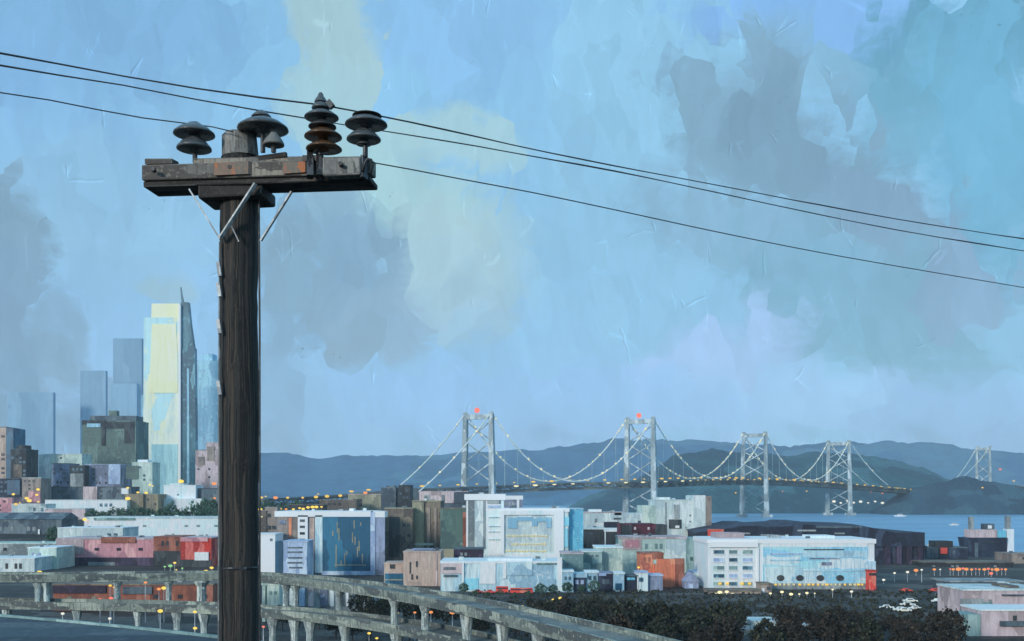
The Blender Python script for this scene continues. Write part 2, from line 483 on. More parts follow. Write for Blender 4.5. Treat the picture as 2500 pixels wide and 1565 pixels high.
bridge = empty('suspension_bridge', (0, 1500, 0), 'long grey suspension bridge with four towers crossing the bay to the wooded island', 'bridge')
TW = [(1168, 1011, 1.675), (1563, 1023, 1.567), (1842, 1058, 1.281), (2048, 1079, 1.169)]
TC = []
for px, py, r in TW:
    d = F / r; TC.append((Vector((X(px, d), d, 0)), Z(py, d)))
DZ = [52, 60, 70, 62]
O = Vector((0, 1500, 0))
for i, (c, top) in enumerate(TC):
    dz = DZ[i]
    up = [(dz + 8 + (top - 10 - dz - 8) * k / 3, dz + 8 + (top - 10 - dz - 8) * (k + 1) / 3) for k in range(3)]
    dn = [(6, 6 + (dz - 16) / 2), (6 + (dz - 16) / 2, dz - 8)]
    tower_part(bridge, c - O, top, levels=dn + up, beacon=i < 2)
# deck stations (x, y, z)
A0 = at(1006, 1196, 1440)
E0 = at(2226, 1196, 2330)
def st(v, z): return Vector((v.x, v.y, z))
stations = [st(at(610, 1222, 1560), 33), st(at(800, 1217, 1500), 38), st(A0, 47.5), st(TC[0][0], 52), st((TC[0][0] + TC[1][0]) / 2, 57.5), st(TC[1][0], 61),
            st((TC[1][0] + TC[2][0]) / 2, 66.5), st(TC[2][0], 69.5), st((TC[2][0] + TC[3][0]) / 2, 68), st(TC[3][0], 64), st(E0, 52)]
def resample(P, step):
    out = []
    for k in range(len(P) - 1):
        p0 = P[max(k - 1, 0)]; p1 = P[k]; p2 = P[k + 1]; p3 = P[min(k + 2, len(P) - 1)]
        n = max(1, int((p2 - p1).length / step))
        for i in range(n):
            t = i / n
            out.append(.5 * ((2 * p1) + (p2 - p0) * t + (2 * p0 - 5 * p1 + 4 * p2 - p3) * t * t + (3 * p1 - p0 - 3 * p2 + p3) * t ** 3))
    out.append(P[-1].copy()); return out
def ribbon(mb, P, off0, off1, z0, z1):
    b = len(mb.v)
    for p in P:
        a = p + off0; c = p + off1
        mb.v += [(a.x, a.y, a.z + z0), (c.x, c.y, c.z + z0), (c.x, c.y, c.z + z1), (a.x, a.y, a.z + z1)]
    for i in range(len(P) - 1):
        for k in range(4):
            k2 = (k + 1) % 4
            mb.f.append((b + i * 4 + k, b + i * 4 + k2, b + (i + 1) * 4 + k2, b + (i + 1) * 4 + k))
    mb.f.append((b, b + 1, b + 2, b + 3)); e = b + (len(P) - 1) * 4; mb.f.append((e + 3, e + 2, e + 1, e))
PD = [p - O for p in resample(stations, 14)]
near = WV * .40; far = -WV * .40
mb = MB(); ribbon(mb, PD, near, far, -1.2, 1.8); mb.build('upper_deck', m_deck, bridge)
mb = MB(); ribbon(mb, PD, near, far, -8.4, -5.6); mb.build('lower_deck', m_deck, bridge)
for side in (near * .98, far * .98):
    mb = MB()
    for i in range(len(PD) - 1):
        a = PD[i] + side; b = PD[i + 1] + side
        mb.bar(a + Vector((0, 0, -6.2)), a, 1.0); mb.bar(a + Vector((0, 0, 0 if i % 2 else -6)), b + Vector((0, 0, -6 if i % 2 else 0)), 1.3)
    mb.build('side_truss', m_deck, bridge)
# approach piers
for i in (1, 4, 8, 12, 16, 20, 24, 28):
    if i < len(PD) and (PD[i] + O).x < A0.x:
        q = PD[i]; MB().box(q.x - 3, q.x + 3, q.y - 3, q.y + 3, -4, q.z - 7.6).build('pier', m_deck, bridge)
# cables
def catenary(a, b, low, n=26):
    P = []
    for i in range(n + 1):
        t = i / n; p = a.lerp(b, t)
        s = 4 * t * (1 - t); zl = (a.z + b.z) / 2
        p.z = p.z - (zl - low) * s; P.append(p)
    return P
def cable(P, root, lights=True, step=7.0, r=1.0, lamp=1.55):
    o = MB().tube(P, r, 6).build('main_cable', m_cable, root)
    if lights:
        mb = MB(); L = 0; pts = [P[0]]; rr = [.05]
        for a, b in zip(P, P[1:]):
            seg = (b - a).length; dd = (b - a) / seg
            while L < seg - 2.5:
                if L > 2 and random.random() < .9:
                    c_ = a + dd * L + Vector((0, 0, .8)); q_ = lamp * random.uniform(.5, 1.25)
                    for k_, f_ in ((-.95, .06), (-.6, .75), (0, 1), (.6, .75), (.95, .06)):
                        pts.append(c_ + dd * q_ * k_ * 1.3); rr.append(max(.05, q_ * f_))
                L += step * random.uniform(.6, 1.3)
            L -= seg; L = max(L, 0)
        mb.tube(pts, rr, 6)
        mb.build('string_of_lights', m_pearl, o)
anch = {-.5: at(978, 1184, 1455), .5: at(1022, 1201, 1425)}
for s in (-.5, .5):
    tops = [Vector((c.x, c.y, t + 2)) + WV * s - O for c, t in TC]
    a = anch[s] - O
    cable(catenary(a, tops[0], (a.z + tops[0].z) / 2 - 7), bridge)
    lows = [(DZ[0] + DZ[1]) / 2 + 6, (DZ[1] + DZ[2]) / 2 + 5, (DZ[2] + DZ[3]) / 2 + 5]
    for i in range(3):
        P = catenary(tops[i], tops[i + 1], lows[i])
        cable(P, bridge)
        for k in range(2, 25, 2):
            q = P[k]; j = min(range(len(PD)), key=lambda n: abs(PD[n].x + WV.x * s - q.x)); zb = PD[j].z
            if q.z - zb > 6: MB().bar(q, Vector((q.x, q.y, zb)), .22).build('suspender', m_cable, bridge)
    e = at(2120 if s < 0 else 2168, 1184, 2215) - O
    cable(catenary(tops[3], e, (tops[3].z + e.z) / 2 - 8), bridge)
# deck lamps: amber row over the far side, cream row along the near side
hp = MB().ball((0, 0, 0), 1.5, 8, .7).mesh('lamp', m_amber); hc = MB().ball((0, 0, 0), 1.6, 8, .6).mesh('lamp', m_cream)
def dot(me, p, par, s=1.0, name='lamp', sx=1.0):
    o = bpy.data.objects.new(name, me); COL.objects.link(o); o.parent = par; o.location = p; o.scale = (s * sx, s, s * .8); return o
cnt = 0
for i in range(2, len(PD) - 1, 2):
    if random.random() < .92:
        dot(hp, PD[i] + far + Vector((0, 0, 5)), bridge, random.uniform(.8, 1.7), sx=1.5); cnt += 1
for i in range(30, len(PD), 2):
    px = (PD[i].x) / (PD[i].y + 1500) * F + CX
    if 1120 < px < 1660 and random.random() < .9:
        dot(hc, PD[i] + near * 1.04 + Vector((0, 0, .8)), bridge, random.uniform(.9, 1.5), sx=1.9)
    if px > 1660:
        dot(hp, PD[i] + near * 1.04 + Vector((0, 0, 1.5)), bridge, random.uniform(.7, 1.2), sx=1.8)
# anchorage block
m_anch = paint('anchorage', (66, 78, 84), (52, 64, 72), (84, 98, 104), cell=16, bump=.05)
q = at(982, 1190, 1440) - O
MB().box(q.x - 12, q.x + 30, q.y - 10, q.y + 16, -3, q.z - 1).build('anchorage', m_anch, bridge)

b2 = empty('suspension_bridge', (1150, 2525, 0), 'small distant bridge tower and cable rising behind the dark headland at far right', 'bridge')
c5 = Vector((X(2401, 2525), 2525, 0)); O2 = Vector((1150, 2525, 0)); W5 = Vector((25, -14, 0)); t5 = Z(1092, 2525)
tower_part(b2, c5 - O2, t5, W_=W5, levels=[(70, 95), (95, 120), (120, t5 - 8)], lw=5, base_box=False)
for s in (-.5, .5):
    a = Vector((c5.x, c5.y, t5 + 1)) + W5 * s - O2; e = at(2337 + 12 * s, 1172, 2500) - O2
    cable(catenary(a, e, (a.z + e.z) / 2 - 5), b2, r=.7)
mb = MB(); PP = [at(2330, 1176, 2500) - O2, c5 - O2 + Vector((0, 0, Z(1176, 2525))), at(2520, 1192, 2560) - O2]
ribbon(mb, PP, W5 * .35, -W5 * .35, -4, 0); mb.build('deck', m_deck, b2)

# ------------------------------------------------------------------ buildings
P = paint
M = dict(
    white=P('white stucco', (204, 222, 226), (178, 202, 210), (218, 232, 234), cell=5),
    bright=P('bright white paint', (222, 232, 238), (198, 214, 226), (235, 242, 245), cell=4, streak=.12),
    pale=P('pale concrete', (166, 182, 184), (148, 166, 174), (184, 196, 198), cell=5),
    palegreen=P('pale green stucco', (158, 178, 172), (136, 158, 156), (174, 190, 184), cell=5),
    seagreen=P('sea green wall', (104, 132, 134), (86, 112, 116), (130, 156, 156), cell=6),
    bluewhite=P('blue white wall', (150, 182, 196), (122, 156, 176), (176, 202, 212), cell=5),
    skyblue=P('sky blue glass', (96, 166, 190), (82, 150, 180), (120, 182, 202), cell=5, rough=.45),
    lav=P('lavender wall', (142, 162, 190), (122, 142, 174), (164, 182, 206), cell=4),
    lavgrey=P('lavender grey wall', (112, 124, 148), (90, 98, 116), (128, 142, 170), cell=7),
    grey=P('grey wall', (112, 122, 126), (92, 102, 108), (136, 146, 150), cell=5),
    slate=P('slate roof', (70, 86, 96), (54, 66, 78), (92, 106, 114), cell=6),
    dark=P('dark wall', (44, 50, 54), (34, 38, 44), (62, 68, 72), cell=5),
    navy=P('navy wall', (30, 38, 56), (24, 28, 44), (50, 62, 82), cell=6),
    purple=P('deep purple wall', (48, 42, 66), (38, 32, 48), (74, 64, 88), cell=6),
    brown=P('umber wall', (94, 88, 82), (74, 70, 68), (112, 106, 94), cell=5),
    taupe=P('taupe wall', (124, 116, 112), (104, 98, 96), (140, 130, 124), cell=5),
    tan=P('tan stucco', (158, 142, 134), (140, 126, 120), (170, 156, 146), cell=5),
    khaki=P('khaki concrete', (128, 128, 112), (108, 110, 98), (146, 144, 124), cell=5),
    olive=P('olive tan wall', (118, 112, 94), (104, 98, 84), (134, 128, 108), cell=6),
    pink=P('pink stucco', (170, 122, 132), (146, 104, 116), (188, 146, 150), cell=5),
    dusty=P('dusty pink concrete', (172, 160, 168), (138, 126, 130), (176, 164, 168), cell=7),
    maroon=P('maroon wall', (72, 32, 46), (50, 26, 36), (96, 50, 64), cell=4),
    red=P('red paint', (168, 46, 36), (140, 40, 36), (180, 96, 90), cell=4),
    brightred=P('bright red paint', (222, 72, 60), (190, 60, 56), (232, 110, 96), cell=3),
    rust=P('rust brown roof', (120, 72, 58), (100, 60, 52), (140, 92, 78), cell=4),
    orange=P('terracotta wall', (180, 104, 78), (146, 84, 72), (196, 126, 98), cell=4),
    teal=P('dark teal glass', (18, 74, 102), (16, 60, 86), (34, 98, 128), cell=5, stretch=(1, 1, .3), rough=.4, streak=.3),
    paleglass=P('pale blue glass', (146, 192, 212), (122, 176, 202), (184, 214, 224), cell=4, stretch=(.3, 1, 1.2), rough=.5, streak=.7),
    towerface=P('tower glass painted sunlit', (184, 202, 186), (150, 190, 200), (216, 216, 168), cell=26, stretch=(1, 1, .3), rough=.5, bump=.05),  # sunlight on the front face is put into this colour
    towercream=P('tower glass painted cream light', (222, 220, 158), (206, 210, 164), (232, 228, 170), cell=22, stretch=(1, 1, .3), rough=.5, bump=.05, k=1.1),  # yellow light reflected by the upper glass, put into the colour
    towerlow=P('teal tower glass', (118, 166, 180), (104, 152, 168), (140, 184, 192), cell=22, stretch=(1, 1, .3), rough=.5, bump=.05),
    towerside=P('tower glass painted shaded', (46, 96, 112), (28, 72, 90), (92, 140, 156), cell=16, stretch=(1, 1, .3), rough=.4, bump=.05),  # darker copy of the tower glass, side shade put into the colour
    hazy=P('haze painted cladding', (108, 138, 158), (101, 131, 151), (116, 146, 165), cell=60, stretch=(1, 1, .25), bump=0, streak=.3),  # fading of the far towers is painted into this colour
    hazy2=P('pale haze painted cladding', (104, 140, 166), (96, 132, 158), (112, 148, 172), cell=80, stretch=(1, 1, .25), bump=0, streak=.3),  # paler version, again with the haze painted in
    mist=P('misty blue glass', (126, 168, 190), (110, 152, 176), (142, 184, 202), cell=18, bump=.05, stretch=(1, 1, .4)),
    green=P('grey green glass', (62, 88, 84), (50, 74, 76), (82, 108, 104), cell=12, rough=.55),
    concrete=P('freeway concrete', (104, 115, 110), (70, 78, 80), (136, 146, 138), cell=3.2, stretch=(.35, .35, 1.6), streak=.8),
    colm=P('column concrete', (140, 154, 154), (104, 118, 122), (178, 192, 192), cell=2, streak=.8),
    roadtop=P('worn road top', (96, 102, 102), (76, 84, 86), (118, 120, 114), cell=4, streak=.6),
    asphalt=P('asphalt', (50, 64, 74), (38, 50, 60), (68, 80, 86), cell=6, stretch=(.4, 1, 1)),
    glass=P('window glass', (62, 92, 108), (44, 68, 84), (96, 132, 150), cell=2, rough=.3, bump=0),
    glassdk=P('dark window glass', (48, 54, 60), (36, 40, 46), (74, 84, 92), cell=2, rough=.3, bump=0),
    litwin=glow('lit window', (240, 232, 180), .75),
    metal=P('galvanised metal', (150, 158, 164), (120, 128, 136), (180, 186, 190), cell=1, bump=0),
)


RU = [M['grey'], M['pale'], M['slate']]
class B:
    """one building: Empty at its base; walls, roof, annexes and openings are its parts"""
    def __init__(s, label, x0, x1, yt, d, depth, mat, roof=None, cat='building', name='building', rh=.5, zb=None, group=None, over=.25, rotz=0):
        s.d = d; s.x0 = X(x0, d); s.x1 = X(x1, d); s.zt = Z(yt, d); s.depth = depth
        cx = (s.x0 + s.x1) / 2
        zb = min(ground(s.x0, d), ground(s.x1, d), ground(s.x0, d + depth), ground(s.x1, d + depth)) - .6 if zb is None else zb
        zb = max(zb, -3)
        s.o = Vector((cx, d, zb)); s.zb = zb
        s.root = empty(name, s.o, label, cat, group)
        w = (s.x1 - s.x0) / 2; h = s.zt - zb; s.w = w; s.h = h
        MB().box(-w, w, 0, depth, 0, h - (rh if roof else 0)).build('wall', mat, s.root, bevel=.06)
        if roof:
            MB().box(-w - over, w + over, -over, depth + over, h - rh + .003, h).build('roof', roof, s.root)
        if roof and d < 720 and depth >= 18 and w > 5:
            rr = random.Random(label)
            for _ in range(2 if w < 14 else 4):
                ux = rr.uniform(-w * .8, w * .7); uy = rr.uniform(depth * .2, depth * .75); uw = rr.uniform(.6, 1.5); uh = rr.uniform(.5, 1.3)
                MB().box(ux, ux + uw * 1.6, uy, uy + uw, h + .003, h + uh).build('rooftop_unit', RU[rr.randrange(3)], s.root)
    def L(s, px, py): return X(px, s.d) - s.o.x, Z(py, s.d) - s.zb
    def add(s, x0, x1, y0, y1, mat, name='annex', proud=0.3, back=None, bevel=0):
        a, zt = s.L(x0, y0); b, zb = s.L(x1, y1)
        return MB().box(a, b, -proud, (back if back is not None else .2), zb, zt).build(name, mat, s.root, bevel=bevel)
    def top(s, x0, x1, y0, mat, name='penthouse', y=(.15, .7), y1=None):
        a, zt = s.L(x0, y0); b, _ = s.L(x1, y0)
        z0 = s.h + .003
        if y1 is not None: z0 = s.L(x0, y1)[1]
        return MB().box(a, b, s.depth * y[0], s.depth * y[1], z0, zt).build(name, mat, s.root, bevel=.05)
    def wins(s, x0, x1, y0, y1, nc, nr, mat, keep=1.0, fw=.6, fh=.55, name='window', proud=.12, lit=0.0, face='front'):
        a, zt = s.L(x0, y0); b, zb = s.L(x1, y1)
        dx = (b - a) / nc; dz = (zt - zb) / nr; w = dx * fw / 2; h = dz * fh / 2
        me = MB().box(-w, w, -proud, .1, -h, h).mesh(name, mat); ml = None
        for i in range(nc):
            for j in range(nr):
                if keep < 1 and random.random() > keep * .6: continue
                mm = me
                if random.random() < lit:
                    ml = ml or MB().box(-w, w, -proud, .1, -h, h).mesh(name, M['litwin'])
                    mm = ml
                o = bpy.data.objects.new(name, mm); COL.objects.link(o); o.parent = s.root
                o.location = (a + dx * (i + .5), 0, zb + dz * (j + .5))
    def rail(s, n=0): pass

# ---- downtown, far left
b = B('tall brown tower with a teal side cut by the left picture edge', -60, 15, 1042, 1020, 30, M['tan'], M['slate'], name='tower_block')
b.add(15, 33, 1045, 1170, M['teal'], 'side_wing', .4, 25); b.wins(-60, 15, 1060, 1160, 5, 9, M['glassdk'], .5)
b = B('slim dark tower block beside the brown tower at far left', 26, 64, 1096, 980, 25, M['dark'], M['slate'], name='tower_block')
b.top(36, 56, 1086, M['dark']); b.wins(26, 64, 1102, 1165, 4, 6, M['glass'], .6); b.add(34, 54, 1134, 1166, M['brown'], 'panel', .5)
b = B('low navy block with a rounded pale bay below the slim dark tower', -20, 54, 1168, 940, 20, M['navy'], M['slate']); b.add(19, 50, 1172, 1208, M['teal'], 'bay', 1.2); b.wins(-20, 18, 1172, 1205, 4, 3, M['glass'], .6)
b = B('brownish grey block with a small pink front panel', 54, 100, 1166, 930, 20, M['taupe'], M['pale']); b.add(70, 99, 1200, 1230, M['pink'], 'panel', .5); b.wins(56, 98, 1170, 1198, 4, 3, M['glassdk'], .6)
b = B('dull pink block at the left edge under the navy block', -30, 30, 1215, 900, 18, M['pink'], M['dusty']); b.wins(-30, 28, 1219, 1250, 5, 3, M['glassdk'], .5)
b = B('grey green tower with a dark slate window frame at its top', 200, 332, 1026, 1150, 40, M['green'], M['slate'], name='tower_block')
b.top(214, 328, 1014, M['slate']); b.top(255, 275, 1000, M['green'], y=(.3, .5))
b.add(200, 248, 1026, 1036, M['dark'], 'cornice', .8); b.add(248, 258, 1026, 1088, M['dark'], 'pier_strip', .9); b.add(258, 328, 1030, 1046, M['dark'], 'cornice', .8)
b.add(304, 328, 1046, 1082, M['dark'], 'dark_panel', .7); b.add(213, 246, 1034, 1043, M['mist'], 'paler_panel', 1.0)  # dark panel, and a pale misty blue one on the cornice
b.wins(206, 246, 1050, 1130, 5, 10, M['glassdk'], .45, .5, .3); b.wins(262, 302, 1050, 1130, 5, 10, M['glassdk'], .45, .5, .3)
b = B('pale green grey slab with a sunlit left edge behind the purple block', 105, 200, 1108, 1060, 26, M['palegreen'], M['pale'])
b.add(97, 124, 1110, 1240, M['pale'], 'side_wing', 2.5, 20); b.wins(128, 170, 1114, 1130, 5, 2, M['glassdk'], .5)  # left wing in pale concrete
b = B('purple grey office block left of the lavender block', 126, 172, 1131, 1030, 22, M['lavgrey'], M['slate']); b.wins(128, 170, 1140, 1215, 5, 7, M['glassdk'], .55)
b = B('lavender office block in front of the grey green tower', 206, 295, 1133, 1010, 26, M['lavgrey'], M['lav'])
b.add(265, 294, 1134, 1182, M['lav'], 'pale_wall', .4); b.wins(210, 262, 1142, 1184, 7, 4, M['glassdk'], .5)  # right part of the front in paler lavender
b = B('small black cube building between the purple and lavender blocks', 170, 207, 1136, 1000, 20, M['dark'], M['dark']); b.add(172, 204, 1156, 1190, M['grey'], 'panel', .4); b.wins(174, 203, 1140, 1152, 3, 1, M['glass'])
b = B('dark slate low block under the lavender block', 125, 320, 1188, 960, 22, M['slate'], M['dark'])
b.add(204, 238, 1188, 1226, M['dusty'], 'entrance_bay', .8); b.wins(130, 200, 1194, 1218, 7, 2, M['glassdk'], .7); b.wins(242, 316, 1194, 1216, 7, 2, M['glassdk'], .7); b.add(297, 314, 1192, 1206, M['bright'], 'sign_board', .6)
b = B('narrow pale green tower left of the glass skyscraper', 322, 372, 1128, 1000, 22, M['palegreen'], M['pale']); b.top(333, 358, 1122, M['white']); b.wins(326, 368, 1136, 1196, 4, 6, M['glass'], .4)
b.add(308, 338, 1137, 1170, M['green'], 'side_wing', .6)
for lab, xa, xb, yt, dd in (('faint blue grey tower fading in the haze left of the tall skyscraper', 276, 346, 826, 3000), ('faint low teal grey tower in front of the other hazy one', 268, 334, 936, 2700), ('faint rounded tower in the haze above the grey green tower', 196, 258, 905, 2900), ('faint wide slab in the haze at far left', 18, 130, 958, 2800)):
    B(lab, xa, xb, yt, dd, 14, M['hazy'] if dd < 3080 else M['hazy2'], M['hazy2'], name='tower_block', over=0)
# the tall glass skyscraper
d = 1300
sky = B('very tall tapering glass skyscraper with a pale yellow face and dark side', 356, 440, 800, d, 40, M['mist'], None, name='skyscraper')
def taper(b, prof, name, mat, y0, y1):
    mb = MB(); n = len(prof)
    for (xa, xb, py) in prof:
        a, z = b.L(xa, py); c, _ = b.L(xb, py)
        mb.v += [(a, y0, z), (c, y0, z), (c, y1, z), (a, y1, z)]
    for i in range(n - 1):
        for k in range(4):
            k2 = (k + 1) % 4; mb.f.append((i * 4 + k, i * 4 + k2, i * 4 + 4 + k2, i * 4 + 4 + k))
    mb.f += [(0, 1, 2, 3), tuple((n - 1) * 4 + k for k in (3, 2, 1, 0))]
    return mb.build(name, mat, b.root)
sky.root.children[0].name = 'core'
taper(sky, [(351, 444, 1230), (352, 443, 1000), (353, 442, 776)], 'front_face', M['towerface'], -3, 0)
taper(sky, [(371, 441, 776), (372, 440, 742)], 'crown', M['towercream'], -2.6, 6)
taper(sky, [(366, 436, 960), (370, 436, 880), (373, 432, 792)], 'painted_sun_glass', M['towercream'], -3.6, -3)  # cream panel that paints a reflection onto the upper face
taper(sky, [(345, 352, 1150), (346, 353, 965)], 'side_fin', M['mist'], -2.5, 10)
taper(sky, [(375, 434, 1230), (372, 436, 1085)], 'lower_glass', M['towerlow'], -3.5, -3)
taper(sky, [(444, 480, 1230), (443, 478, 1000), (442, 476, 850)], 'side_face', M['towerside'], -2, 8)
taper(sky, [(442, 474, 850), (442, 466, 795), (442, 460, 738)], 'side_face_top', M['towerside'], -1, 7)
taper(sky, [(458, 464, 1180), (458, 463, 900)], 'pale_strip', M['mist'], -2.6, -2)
taper(sky, [(442, 449, 742), (440, 444, 720), (438.5, 440.5, 700)], 'spire', M['towerside'], 2, 4)
sky.add(438.5, 443.5, 745, 1190, M['bright'], 'corner_strip', 4.5, 0)
b = B('misty blue tower just left of the utility pole', 482, 545, 880, 1420, 40, M['mist'], M['mist'], name='tower_block'); b.top(488, 516, 862, M['mist']); b.wins(484, 520, 900, 1100, 4, 20, M['lav'], .35, .5, .3)
b = B('dusty pink stepped tower partly behind the utility pole', 477, 545, 1098, 1080, 28, M['dusty'], M['slate'], name='tower_block')
b.top(503, 540, 1080, M['dusty'], y=(0.02, .8)); b.add(484, 500, 1115, 1135, M['taupe'], 'panel', .5); b.add(506, 524, 1090, 1125, M['taupe'], 'panel', .5); b.wins(480, 524, 1140, 1180, 5, 4, M['glassdk'], .35)
b = B('white stepped block below the glass skyscraper', 400, 478, 1184, 900, 22, M['white'], M['bright']); b.top(412, 446, 1180, M['pale']); b.add(396, 496, 1217, 1252, M['white'], 'lower_step', 5, 0); b.wins(404, 474, 1190, 1214, 8, 2, M['glass'], .3, .5, .3)
b = B('small dark slate block beside the pole at the white stepped block', 482, 540, 1192, 905, 20, M['slate'], M['dark']); b.wins(486, 530, 1198, 1216, 5, 2, M['glassdk'], .5)
b = B('olive tan block beneath the skyscraper', 308, 386, 1206, 880, 20, M['olive'], M['khaki']); b.add(308, 352, 1206, 1258, M['olive'], 'bay', 2.5); b.wins(356, 384, 1214, 1236, 3, 2, M['glassdk'], .5)
b = B('pale rooftop building with a long flat roof behind the hedge', 110, 310, 1220, 870, 24, M['white'], M['pale']); b.wins(112, 300, 1226, 1240, 16, 1, M['glass'], .4)
b = B('cream low block right of the round bush', 110, 208, 1241, 800, 18, M['dusty'], M['pale']); b.wins(116, 200, 1250, 1268, 7, 1, M['glassdk'], .3)
b = B('pale low building with yellow lamps beside the pink block', 28, 112, 1230, 830, 18, M['pale'], M['white']); b.wins(32, 108, 1236, 1252, 8, 1, M['glass'], .4)
b = B('long white warehouse below the hedge and left of the pole', 205, 545, 1262, 700, 34, M['white'], M['pale'], name='warehouse', rh=1.2)
b.wins(215, 535, 1272, 1296, 22, 1, M['seagreen'], .25, .6, .2); b.add(230, 330, 1264, 1270, M['seagreen'], 'roof_edge_band', .7)
b = B('grey teal shed with sloping roof at the left edge', -40, 150, 1268, 690, 26, M['slate'], None, name='warehouse')
a0, z0 = b.L(-44, 1268); a1, _ = b.L(154, 1268); _, zr = b.L(0, 1252)
mb = MB(); mb.v = [(a0, -1, z0), (a1, -1, z0), (a1, 27, z0), (a0, 27, z0), (a0, 13, zr), (a1, 13, zr)]; mb.f = [(0, 1, 5, 4), (2, 3, 4, 5), (0, 4, 3), (1, 2, 5), (0, 3, 2, 1)]
mb.build('roof', M['slate'], b.root); b.wins(-20, 90, 1282, 1300, 8, 1, M['grey'], .5); b.add(94, 98, 1292, 1326, M['bright'], 'downpipe', .8); b.add(-20, 55, 1312, 1316, M['grey'], 'ledge', .6)
b = B('pale flat roofed depot between the teal shed and the long white warehouse', 140, 300, 1288, 620, 26, M['pale'], M['white'], name='warehouse'); b.wins(150, 290, 1298, 1316, 9, 1, M['glass'], .3)
b = B('long pink brick warehouse with a dark purple base', 138, 376, 1314, 545, 30, M['pink'], M['dusty'], name='warehouse', rh=.8)
b.add(138, 376, 1361, 1403, M['purple'], 'loading_wall', .5); b.add(248, 332, 1311, 1325, M['rust'], 'roof_strip', .9)
b.add(216, 282, 1372, 1386, M['grey'], 'loading_door', .7); b.add(195, 218, 1385, 1403, M['olive'], 'gate', .7); b.add(290, 322, 1381, 1385, M['grey'], 'sign_strip', .7); b.add(138, 205, 1316, 1352, M['dusty'], 'pale_wall', .4); b.wins(210, 370, 1332, 1350, 9, 1, M['purple'], .4, .6, .4)  # left part of the pink front in paler dusty pink
b = B('rust brown brick shed between the pink and red sheds', 375, 442, 1310, 540, 24, M['rust'], M['rust'], name='warehouse'); b.add(375, 442, 1345, 1403, M['dark'], 'dark_base', .5); b.wins(380, 438, 1316, 1338, 5, 1, M['dark'], .5)
b = B('bright red shed with a small white panel left of the pole', 441, 516, 1312, 535, 24, M['red'], M['dusty'], name='warehouse'); b.add(441, 516, 1366, 1403, M['dark'], 'dark_base', .5); b.add(476, 510, 1348, 1368, M['white'], 'white_panel', .8); b.add(441, 508, 1312, 1322, M['pink'], 'roof_edge_band', .6)
b = B('pale square block with a plain front left of the pink warehouse', 68, 138, 1336, 520, 22, M['palegreen'], M['white']); b.wins(74, 132, 1346, 1362, 4, 1, M['lavgrey'], .6); b.wins(74, 132, 1372, 1392, 4, 1, M['glass'], .5)
b = B('low white grey terrace at the left edge above the freeway', -50, 84, 1362, 500, 20, M['pale'], M['white']); b.wins(-45, 78, 1370, 1394, 11, 1, M['glassdk'], .6); b.add(40, 80, 1396, 1412, M['dark'], 'awning', 1.2)
b = B('long low green grey depot behind the left terrace', -50, 150, 1326, 560, 22, M['grey'], M['palegreen'], name='warehouse'); b.wins(-40, 140, 1334, 1348, 12, 1, M['dark'], .5)
# seen between the freeway decks
b = B('dark red brown brick factory behind the freeway columns', 130, 520, 1425, 330, 24, M['rust'], M['brown'], name='factory'); b.add(130, 260, 1430, 1448, M['purple'], 'dark_panel', .5); b.add(300, 372, 1432, 1450, M['slate'], 'shutter', .5); b.wins(270, 510, 1448, 1465, 12, 1, M['dark'], .5); b.wins(140, 260, 1452, 1468, 6, 1, M['brown'], .6)

# ---- centre
b = B('thin dark brown tower block against the bay just right of the pole', 612, 650, 1246, 640, 18, M['brown'], M['taupe']); b.top(646, 676, 1238, M['taupe'], y=(0.05, .6), y1=1330); b.wins(616, 644, 1256, 1300, 3, 4, M['litwin'], .3, .5, .3); b.wins(648, 674, 1250, 1310, 2, 4, M['glassdk'], .5)
b = B('bright white cube building touching the right edge of the pole', 612, 672, 1303, 460, 16, M['bright'], M['white']); b.add(672, 692, 1322, 1402, M['teal'], 'teal_wing', .3, 12); b.wins(634, 668, 1312, 1324, 3, 1, M['grey'], .4)
b = B('lavender blue block with barred windows in front of the blue glass building', 692, 750, 1320, 440, 14, M['lav'], M['lav'])
for k, (a, y) in enumerate([(702, 1335), (702, 1346), (704, 1360), (702, 1372), (706, 1384)]): b.add(a, 738, y, y + 3.5, M['slate'], 'window_bar', .3)
b = B('tall blue glass building in a white frame with ochre stripes', 676, 906, 1248, 480, 30, M['lavgrey'], M['bright'], rh=2.6, over=.9, name='office_building')
b.add(678, 728, 1262, 1322, M['taupe'], 'brick_panel', .6); b.add(706, 713, 1264, 1312, M['orange'], 'orange_strip', .9); b.add(683, 698, 1270, 1280, M['lavgrey'], 'window', .9); b.add(683, 698, 1302, 1310, M['lavgrey'], 'window', .9)
b.add(728, 752, 1258, 1330, M['bright'], 'white_column', .9)
for y in (1268, 1283, 1299, 1315): b.add(733, 745, y, y + 6, M['glassdk'], 'window', 1.05)
b.add(756, 768, 1264, 1394, M['tan'], 'tan_strip', .5); b.add(770, 788, 1258, 1398, M['bluewhite'], 'white_column', .9)
b.add(786, 905, 1262, 1394, M['teal'], 'blue_glass_wall', .7)
for (x, y0, y1) in [(823, 1275, 1300), (827, 1290, 1320), (820, 1330, 1385), (864, 1270, 1290), (860, 1300, 1325), (866, 1310, 1330), (841, 1350, 1378), (876, 1320, 1345), (872, 1335, 1360), (846, 1345, 1355), (884, 1352, 1375), (832, 1368, 1380), (812, 1296, 1308), (880, 1275, 1283)]:
    b.add(x, x + 2.6, y0, y1, M['khaki'], 'ochre_mullion', .85)
for y in (1378,): b.add(818, 895, y, y + 2.5, M['khaki'], 'sill_strip', .86)
b.add(905, 916, 1250, 1430, M['lav'], 'white_column', 1.0); b.add(916, 940, 1262, 1430, M['lavgrey'], 'side_bay', .6); b.add(906, 940, 1248, 1263, M['bright'], 'corner_block', .9, 10)
b.add(786, 906, 1394, 1410, M['lav'], 'plinth', .8)
b.top(845, 856, 1242, M['bright'], name='roof_dome', y=(.3, .5))
